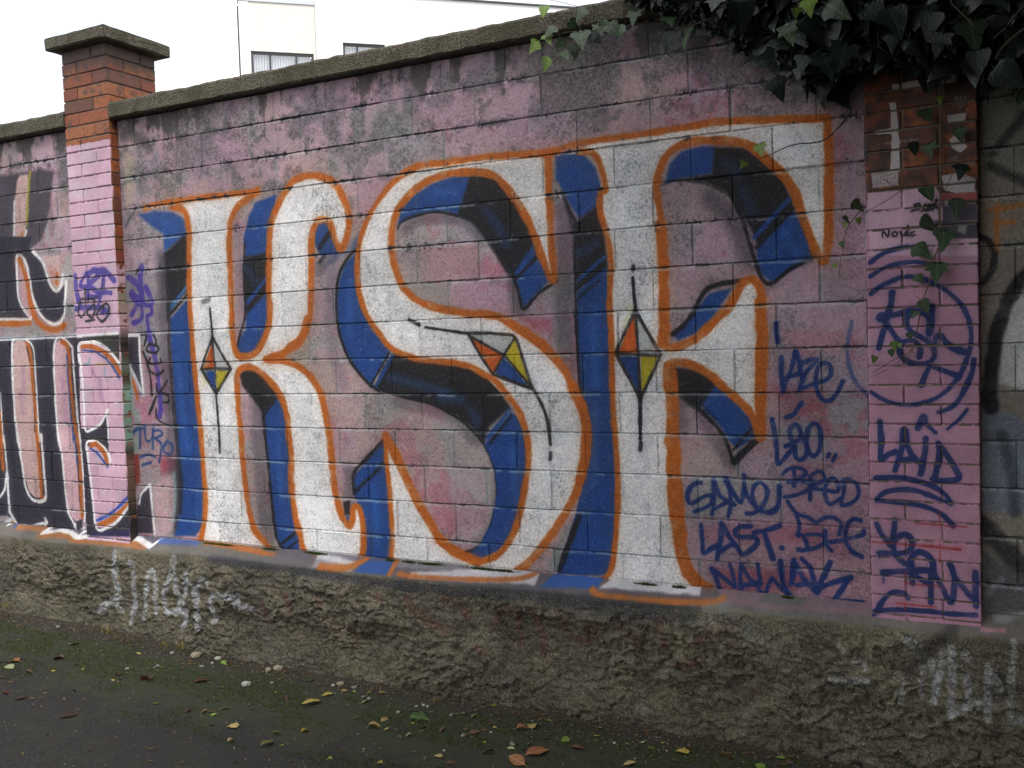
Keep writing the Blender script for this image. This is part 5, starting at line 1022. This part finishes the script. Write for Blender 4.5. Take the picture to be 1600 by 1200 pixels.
BITS = 'small leaf scraps on the asphalt'
for a in ((110, 1009, 30, 'tan', 'lobed', 'pale tan lobed leaf on the moss nearest the left end of the wall'), (30, 1035, 38, 'orange', 'oval', 'large orange brown leaf at the far left edge of the path'), (10, 1042, 16, 'pale', 'round', 'pale green leaf touching the large orange leaf at far left'), (40, 1052, 13, 'brown', 'curled', 'small crumpled brown leaf just below the large orange leaf'), (9, 1060, 16, 'orange', 'long', 'narrow orange leaf at the left picture edge below the big orange one'), (3, 1085, 16, 'red', 'curled', 'reddish curled leaf cut by the left picture edge'), (100, 1031, 24, 'brown', 'curled', 'dull brown curled leaf lying on moss right of the big orange leaf'),
          (130, 1049, 19, 'green', 'oval', 'bright yellow green oval leaf on bare asphalt at left'), (220, 1024, 16, 'tan', 'long', 'beige leaf fragment on soil left of the beige stone'), (41, 1091, 18, 'dark', 'lobed', 'grey withered leaf on the asphalt at far left'), (235, 1066, 28, 'red', 'curled', 'red brown rolled leaf with a dark shadow on the moss'), (302, 1068, 26, 'red', 'oval', 'flat red brown leaf on the moss below the beige stone'), (346, 1035, 14, 'green', 'oval', 'yellow green oval leaf beside the white stone chip near the wall'), (200, 1054, 15, 'green', 'long', 'thin green blade of leaf on moss below a small pale pebble'),
          (339, 1117, 19, 'green', 'oval', 'bright green leaf, the lower of a pair pointing up right'), (361, 1107, 20, 'green', 'long', 'narrow green leaf, the upper of a pair pointing up right'), (299, 1110, 16, 'dark', 'curled', 'dark brown leaf left of a tan curl below the moss'), (325, 1113, 13, 'tan', 'curled', 'little tan curled leaf left of the bright green pair'), (370, 1139, 26, 'tan', 'lobed', 'pale yellow lobed leaf with brown edge under the green pair'), (356, 1161, 12, 'tan', 'curled', 'small tan curled leaf near the bottom below the pale lobed leaf'), (92, 1122, 28, 'dark', 'oval', 'faint dark brown leaf flattened on the asphalt at lower left'),
          (520, 1085, 18, 'yellow', 'oval', 'yellow oval leaf, the right one of two overlapping'), (534, 1082, 12, 'tan', 'round', 'round tan leaf beside the pair of yellow leaves'), (501, 1097, 32, 'yellow', 'oval', 'long yellow leaf, the left one of two overlapping'), (484, 1066, 19, 'deep', 'lobed', 'green lobed leaf standing at the wall foot below the hole in the plinth'), (591, 1084, 12, 'tan', 'oval', 'tan leaf standing on edge in the soil at the wall foot'), (566, 1100, 14, 'pale', 'oval', 'pale yellow green leaf below the yellow pair, centre'), (574, 1109, 14, 'olive', 'long', 'thin olive straw below the pale leaf at centre'), (551, 1125, 15, 'olive', 'long', 'thin olive straw left of the curled tan leaf'), (595, 1127, 16, 'tan', 'lobed', 'tan torn leaf above the boat shaped tan leaf'), (575, 1138, 24, 'tan', 'curled', 'boat shaped tan leaf in the middle of the path'),
          (641, 1122, 30, 'deep', 'lobed', 'largest dark green leaf lying flat below the white pebbles'), (659, 1139, 16, 'deep', 'round', 'round green leaf below the largest dark green leaf'), (644, 1150, 13, 'pale', 'curled', 'pale green curled leaf below the round green leaf'), (697, 1141, 14, 'brown', 'curled', 'brown crumpled leaf left of a grey pebble in the centre right'), (749, 1145, 18, 'brown', 'lobed', 'brown lobed leaf right of a grey pebble'), (745, 1120, 15, 'olive', 'curled', 'olive twisted leaf above the brown lobed leaf'), (767, 1104, 18, 'green', 'oval', 'green leaf against the wall foot right of centre'), (798, 1166, 20, 'pale', 'lobed', 'pale green leaf above the big orange leaf, bottom centre'), (772, 1177, 18, 'dark', 'curled', 'dark rolled leaf at the bottom centre'),
          (690, 1185, 18, 'tan', 'lobed', 'tan torn leaf at the bottom above a brown scrap'), (697, 1194, 18, 'brown', 'lobed', 'brown scrap of leaf at the bottom edge'), (590, 1194, 24, 'yellow', 'oval', 'mottled yellow leaf cut by the bottom picture edge'), (516, 1184, 13, 'green', 'lobed', 'little yellow green three pointed leaf near the bottom edge'), (427, 1161, 24, 'olive', 'lobed', 'dark yellow brown leaf at bottom left of centre'), (425, 1149, 22, 'olive', 'curled', 'olive curled leaf just above the dark yellow brown one'), (471, 1146, 15, 'yellow', 'curled', 'small yellow folded leaf left of centre bottom'), (445, 1091, 16, 'dark', 'curled', 'dark brown dried leaf on moss left of the yellow pair'),
          (807, 1141, 18, 'orange', 'curled', 'amber curled leaf at the wall foot left of a ragged one'), (831, 1141, 26, 'tan', 'lobed', 'ragged tan brown leaf at the wall foot, right of the amber curl'), (861, 1129, 13, 'olive', 'lobed', 'small olive weed leaf in the soil at the wall foot'), (890, 1156, 15, 'green', 'round', 'yellow green round leaf right of the ragged tan leaf'), (927, 1152, 11, 'yellow', 'oval', 'tiny yellow leaf right of the yellow green round leaf'), (830, 1162, 11, 'olive', 'round', 'olive round leaf above the big orange brown leaf'), (804, 1172, 14, 'pale', 'oval', 'pale green leaf touching the top of the big orange brown leaf'),
          (822, 1182, 42, 'orange', 'oval', 'largest orange brown leaf at the bottom, right of centre'), (820, 1198, 36, 'orange', 'oval', 'orange leaf under the largest one, cut by the bottom edge'), (912, 1172, 24, 'brown', 'oval', 'brown oval leaf right of the largest orange leaf'), (1008, 1160, 30, 'pale', 'long', 'long pale green leaf with stalk near the right of the path'), (1013, 1170, 12, 'green', 'round', 'small green round leaf just below the long pale one'), (941, 1139, 10, 'tan', 'oval', 'tiny tan leaf against the wall foot at right'), (1075, 1180, 28, 'yellow', 'lobed', 'ragged yellow brown leaf near the wall at lower right'), (1072, 1193, 13, 'tan', 'curled', 'tan husk under the ragged yellow brown leaf'), (1185, 1195, 18, 'green', 'round', 'yellow green leaf at the bottom edge at lower right'), (975, 1197, 20, 'tan', 'oval', 'tan leaf cut by the bottom edge right of the brown oval leaf'), (1227, 1187, 14, 'green', 'oval', 'bright green leaf under the overhang of the plinth at right')):
    fallen(*a)
rb = random.Random(21)
for _ in range(60):
    x = rb.uniform(0, 1150); yb = 985 + x * .15
    y = yb + abs(rb.gauss(0, 1)) * 70 + 12
    if y < 1215: fallen(x, y, rb.uniform(4, 10), rb.choice(('tan', 'brown', 'yellow', 'olive', 'dark', 'green')), rb.choice(('oval', 'curled', 'lobed')), 'tiny scrap of dead leaf on the asphalt', BITS)

STONE = plain('pale_stone', (142, 134, 114), .85, .2, 30); STONE_W = plain('white_stone', (158, 156, 148), .85, .2, 30); STONE_G = plain('grey_stone', (128, 124, 116), .85, .2, 30)
def stone_mesh(seed):
    bm = bmesh.new(); bmesh.ops.create_icosphere(bm, subdivisions=1, radius=.5); rr = random.Random(seed)
    for v in bm.verts: v.co = Vector((v.co.x * 1.0, v.co.y * .8, v.co.z * .6)) * rr.uniform(.82, 1.12)
    return bm_mesh('pebble', bm)
SM = [stone_mesh(i) for i in range(4)]
def pebble(px, py, size, mat, label, group=None):
    p, sc = on_ground(px, py); me = SM[int(px + py) % 4].copy(); me.materials.append(mat); o = bpy.data.objects.new('pebble', me); C.objects.link(o); s = size / sc
    o.location = p + Vector((0, 0, s * .2)); o.scale = (s, s, s); o.rotation_euler = (0, 0, px); tag(o, label, 'stone', group or 'stones along the wall foot')
for a in ((306, 1027, 19, STONE, 'largest beige angular stone at the wall foot, left side'), (313, 1023, 8, STONE, 'beige chip touching the back of the largest beige stone'), (199, 1046, 8, STONE_G, 'small grey pebble on the moss at left'), (246, 1042, 8, STONE_G, 'grey pebble, the right one of a close pair below the soil strip'), (241, 1044, 5, STONE_G, 'tiny grey pebble, the left one of a close pair'), (315, 1043, 9, STONE_G, 'round grey pebble below the white stone chip'), (340, 1031, 12, STONE_W, 'white stone chip right of the largest beige stone'), (332, 1037, 7, STONE_W, 'small white chip below the white stone chip'), (384, 1072, 17, STONE_W, 'flat pale stone on the moss below the wall at left'), (269, 1022, 9, STONE_W, 'whitish pebble left of the largest beige stone'), (91, 981, 9, STONE_G, 'grey pebble in the soil by the wall at far left'), (420, 1049, 14, STONE, 'pale stone, the left one of two touching stones'), (434, 1047, 17, STONE, 'pale stone, the right and bigger of two touching stones'), (425, 1068, 7, STONE_G, 'small grey pebble below the two touching stones'), (521, 1072, 8, STONE_W, 'small whitish pebble left of a longer one at the wall foot'), (532, 1071, 14, STONE, 'oblong pale pebble at the wall foot, above the yellow leaves'), (554, 1076, 10, STONE_G, 'grey stone right of the oblong pale pebble'), (577, 1094, 11, STONE_G, 'brownish grey stone right of the yellow leaves'), (567, 1090, 7, STONE_G, 'smaller grey stone beside the brownish grey stone'), (622, 1114, 8, STONE, 'cream pebble left of the largest dark green leaf'), (651, 1105, 7, STONE, 'cream chip left of the bright white pair'), (662, 1103, 7, STONE_W, 'bright white pellet, the left one of a pair'), (668, 1105, 7, STONE_W, 'bright white pellet, the right one of a pair'), (724, 1151, 10, STONE_G, 'grey pebble between two brown leaves'), (705, 1119, 8, STONE_G, 'small grey pebble right of the white pair'), (694, 1174, 6, STONE_W, 'white pebble near the bottom centre'), (569, 1171, 5, STONE_G, 'tiny grey pebble above the bottom edge at centre'), (960, 1162, 7, STONE_W, 'white pebble on the asphalt right of the yellow leaf'), (831, 1127, 4, STONE_W, 'tiny white chip in the soil at the wall foot'), (992, 1186, 4, STONE_W, 'tiny white chip near the bottom edge at right'), (767, 1145, 5, STONE_W, 'tiny white chip right of the brown lobed leaf'), (1042, 1174, 6, STONE_G, 'small grey pebble left of the ragged yellow brown leaf')):
    pebble(*a)

def stuff(name, V, Fc, mat, label):
    o = link(name, mesh_np(name, V, Fc), mat); tag(o, label, None, None, 'stuff'); return o
def front_y(X): i = int(np.clip((X + 9.8) / 13.3 * (len(PX) - 1), 0, len(PX) - 1)); return float(PV[i, -8:, 1].min())
# grit washed against the wall
V, Fc = [], []; rg = random.Random(31); oc = [(1, 0, 0), (0, 1, 0), (-1, 0, 0), (0, -1, 0), (0, 0, .7), (0, 0, -.7)]; of = [(0, 1, 4), (1, 2, 4), (2, 3, 4), (3, 0, 4), (1, 0, 5), (2, 1, 5), (3, 2, 5), (0, 3, 5)]
for _ in range(4200):
    X = rg.uniform(-7, 1.2); y = front_y(X) - abs(rg.gauss(0, .16)) - .005 if rg.random() < .6 else rg.uniform(-2.4, -.2); s = rg.choice((.002, .0025, .003, .004, .006)); o = len(V); a = rg.uniform(0, 6)
    for x_, y_, z_ in oc: V.append((X + (x_ * math.cos(a) - y_ * math.sin(a)) * s * rg.uniform(.7, 1.3), y + (x_ * math.sin(a) + y_ * math.cos(a)) * s, ground_z(X) + s * .3 + z_ * s))
    Fc += [tuple(i + o for i in f) for f in of]
stuff('grit', V, Fc, plain('grit', (112, 104, 90), .9, .5, 60), 'grit and crumbs of concrete washed against the wall foot')
# moss cushions on the asphalt band and on the ledge
M_MOSS = plain('moss', (66, 80, 28), .95, .45, 60, .2)
V, Fc = [], []; mn = fbm(400, 1000, 70, 301, 3)
def tuft(x, y, z, s, n=3):
    for _ in range(n):
        a = rg.uniform(0, 6.28); o = len(V); dx, dy = math.cos(a) * s * .35, math.sin(a) * s * .35; lx, ly = rg.gauss(0, s * .4), rg.gauss(0, s * .4)
        V.extend([(x - dx, y - dy, z - .001), (x + dx, y + dy, z - .001), (x + lx, y + ly, z + s * rg.uniform(.6, 1.2))]); Fc.append((o, o + 1, o + 2))
for _ in range(30000):
    X = rg.uniform(-6.8, .6); y = -rg.uniform(.2, 1.1)
    d = mn[int((y + 1.2) / 1.2 * 398), int((X + 7) / 8 * 998)] + .16 * math.exp(-((y + .55) / .3) ** 2)
    if d > .53 + .05 * max(0, min(1, (X + 3.6) / 1.5)): tuft(X, y, ground_z(X), rg.uniform(.005, .011), 2)
stuff('moss', V, Fc, M_MOSS, 'short green moss growing on the asphalt along the wall')
V, Fc = [], []
for _ in range(900):
    X = rg.uniform(-6.8, .8); y = front_y(X) - abs(rg.gauss(0, .10)) - .01 if rg.random() < .6 else rg.uniform(-1.6, -.2); s_ = rg.uniform(.006, .02); a = rg.uniform(0, 6.28); o = len(V); z = ground_z(X) + .003
    for k, (lx, ly) in enumerate(((-1, -.15), (0, -.45), (1, 0), (.2, .4))): V.append((X + (lx * math.cos(a) - ly * math.sin(a)) * s_, y + (lx * math.sin(a) + ly * math.cos(a)) * s_, z + rg.uniform(0, .5) * s_))
    Fc.append((o, o + 1, o + 2, o + 3))
stuff('leaf_litter', V, Fc, plain('leaf_litter', (92, 74, 50), .85, .5, 9, .2), 'crumbled dead leaf litter gathered along the wall foot')
V, Fc = [], []
for (cx, cy, wpx) in ((422, 858, 16), (497, 865, 24), (675, 884, 24), (755, 889, 30), (790, 893, 24), (330, 846, 14), (350, 850, 20), (640, 882, 14), (1010, 913, 20), (1060, 920, 16), (1230, 925, 14), (610, 872, 10)):
    for _ in range(int(wpx * 7)):
        X, Z, sc = on_wall(cx + rg.gauss(0, wpx * .35), cy, -.008); tuft(X, -.004 - rg.random() * .012, .664 - rg.random() * .006, rg.uniform(.005, .012), 2)
stuff('moss', V, Fc, M_MOSS, 'small moss cushions growing in the joint between wall and ledge')
# grass tufts at the wall foot
M_GRASS = plain('dry_grass', (128, 112, 52), .8, .35, 20, .3)
def grass(px, py, n, h, label):
    p, sc = on_ground(px, py); V, Fc = [], []; rr = random.Random(px)
    for _ in range(n):
        a = rr.uniform(0, 6.28); b = Vector((rr.gauss(0, .02), rr.gauss(0, .012), 0)); d = Vector((math.cos(a), math.sin(a), 0)); w = d.orthogonal().normalized() * .0022; L_ = h * rr.uniform(.5, 1.1); lean = rr.uniform(.3, 1.0); o = len(V)
        for k in range(4):
            t = k / 3; q = b + d * (L_ * lean * t * t) + Vector((0, 0, L_ * (t - .35 * lean * t * t))); V += [q - w * (1 - t * .85), q + w * (1 - t * .85)]
        Fc += [(o + 2 * k, o + 2 * k + 1, o + 2 * k + 3, o + 2 * k + 2) for k in range(3)]
    tag(link('grass_tuft', mesh_np('grass_tuft', V, Fc), M_GRASS, None, p), label, 'grass', 'grass tufts at the wall foot')
for a in ((12, 955, 40, .09, 'grass tuft at the wall foot at the far left edge'), (168, 989, 26, .07, 'grass tuft at the wall foot under the white spray letters'), (283, 1013, 24, .07, 'grass tuft at the wall foot just left of the largest beige stone'), (255, 1008, 14, .04, 'low yellow weed left of the tuft by the largest beige stone'), (680, 1096, 12, .035, 'short weed at the wall foot above the bright white pellets'), (836, 1108, 10, .04, 'short weed at the wall foot, right of centre')):
    grass(*a)
# twigs
for a in (("1060,1132 1040,1140 1020,1147", 'dark twig lying at the wall foot near the long pale green leaf'), ("780,1125 800,1136 806,1140", 'thin dark twig at the wall foot near the amber curl'), ("1035,1150 1050,1156 1066,1160", 'pale straw right of the long pale green leaf')):
    pts = [on_ground(x, y)[0] + Vector((0, 0, .008)) for x, y in P(a[0])]; c0 = pts[0]
    e = tube('twig', [(pts, .003, .0015)], M_TWIG, None); tag(e, a[1], 'twig')
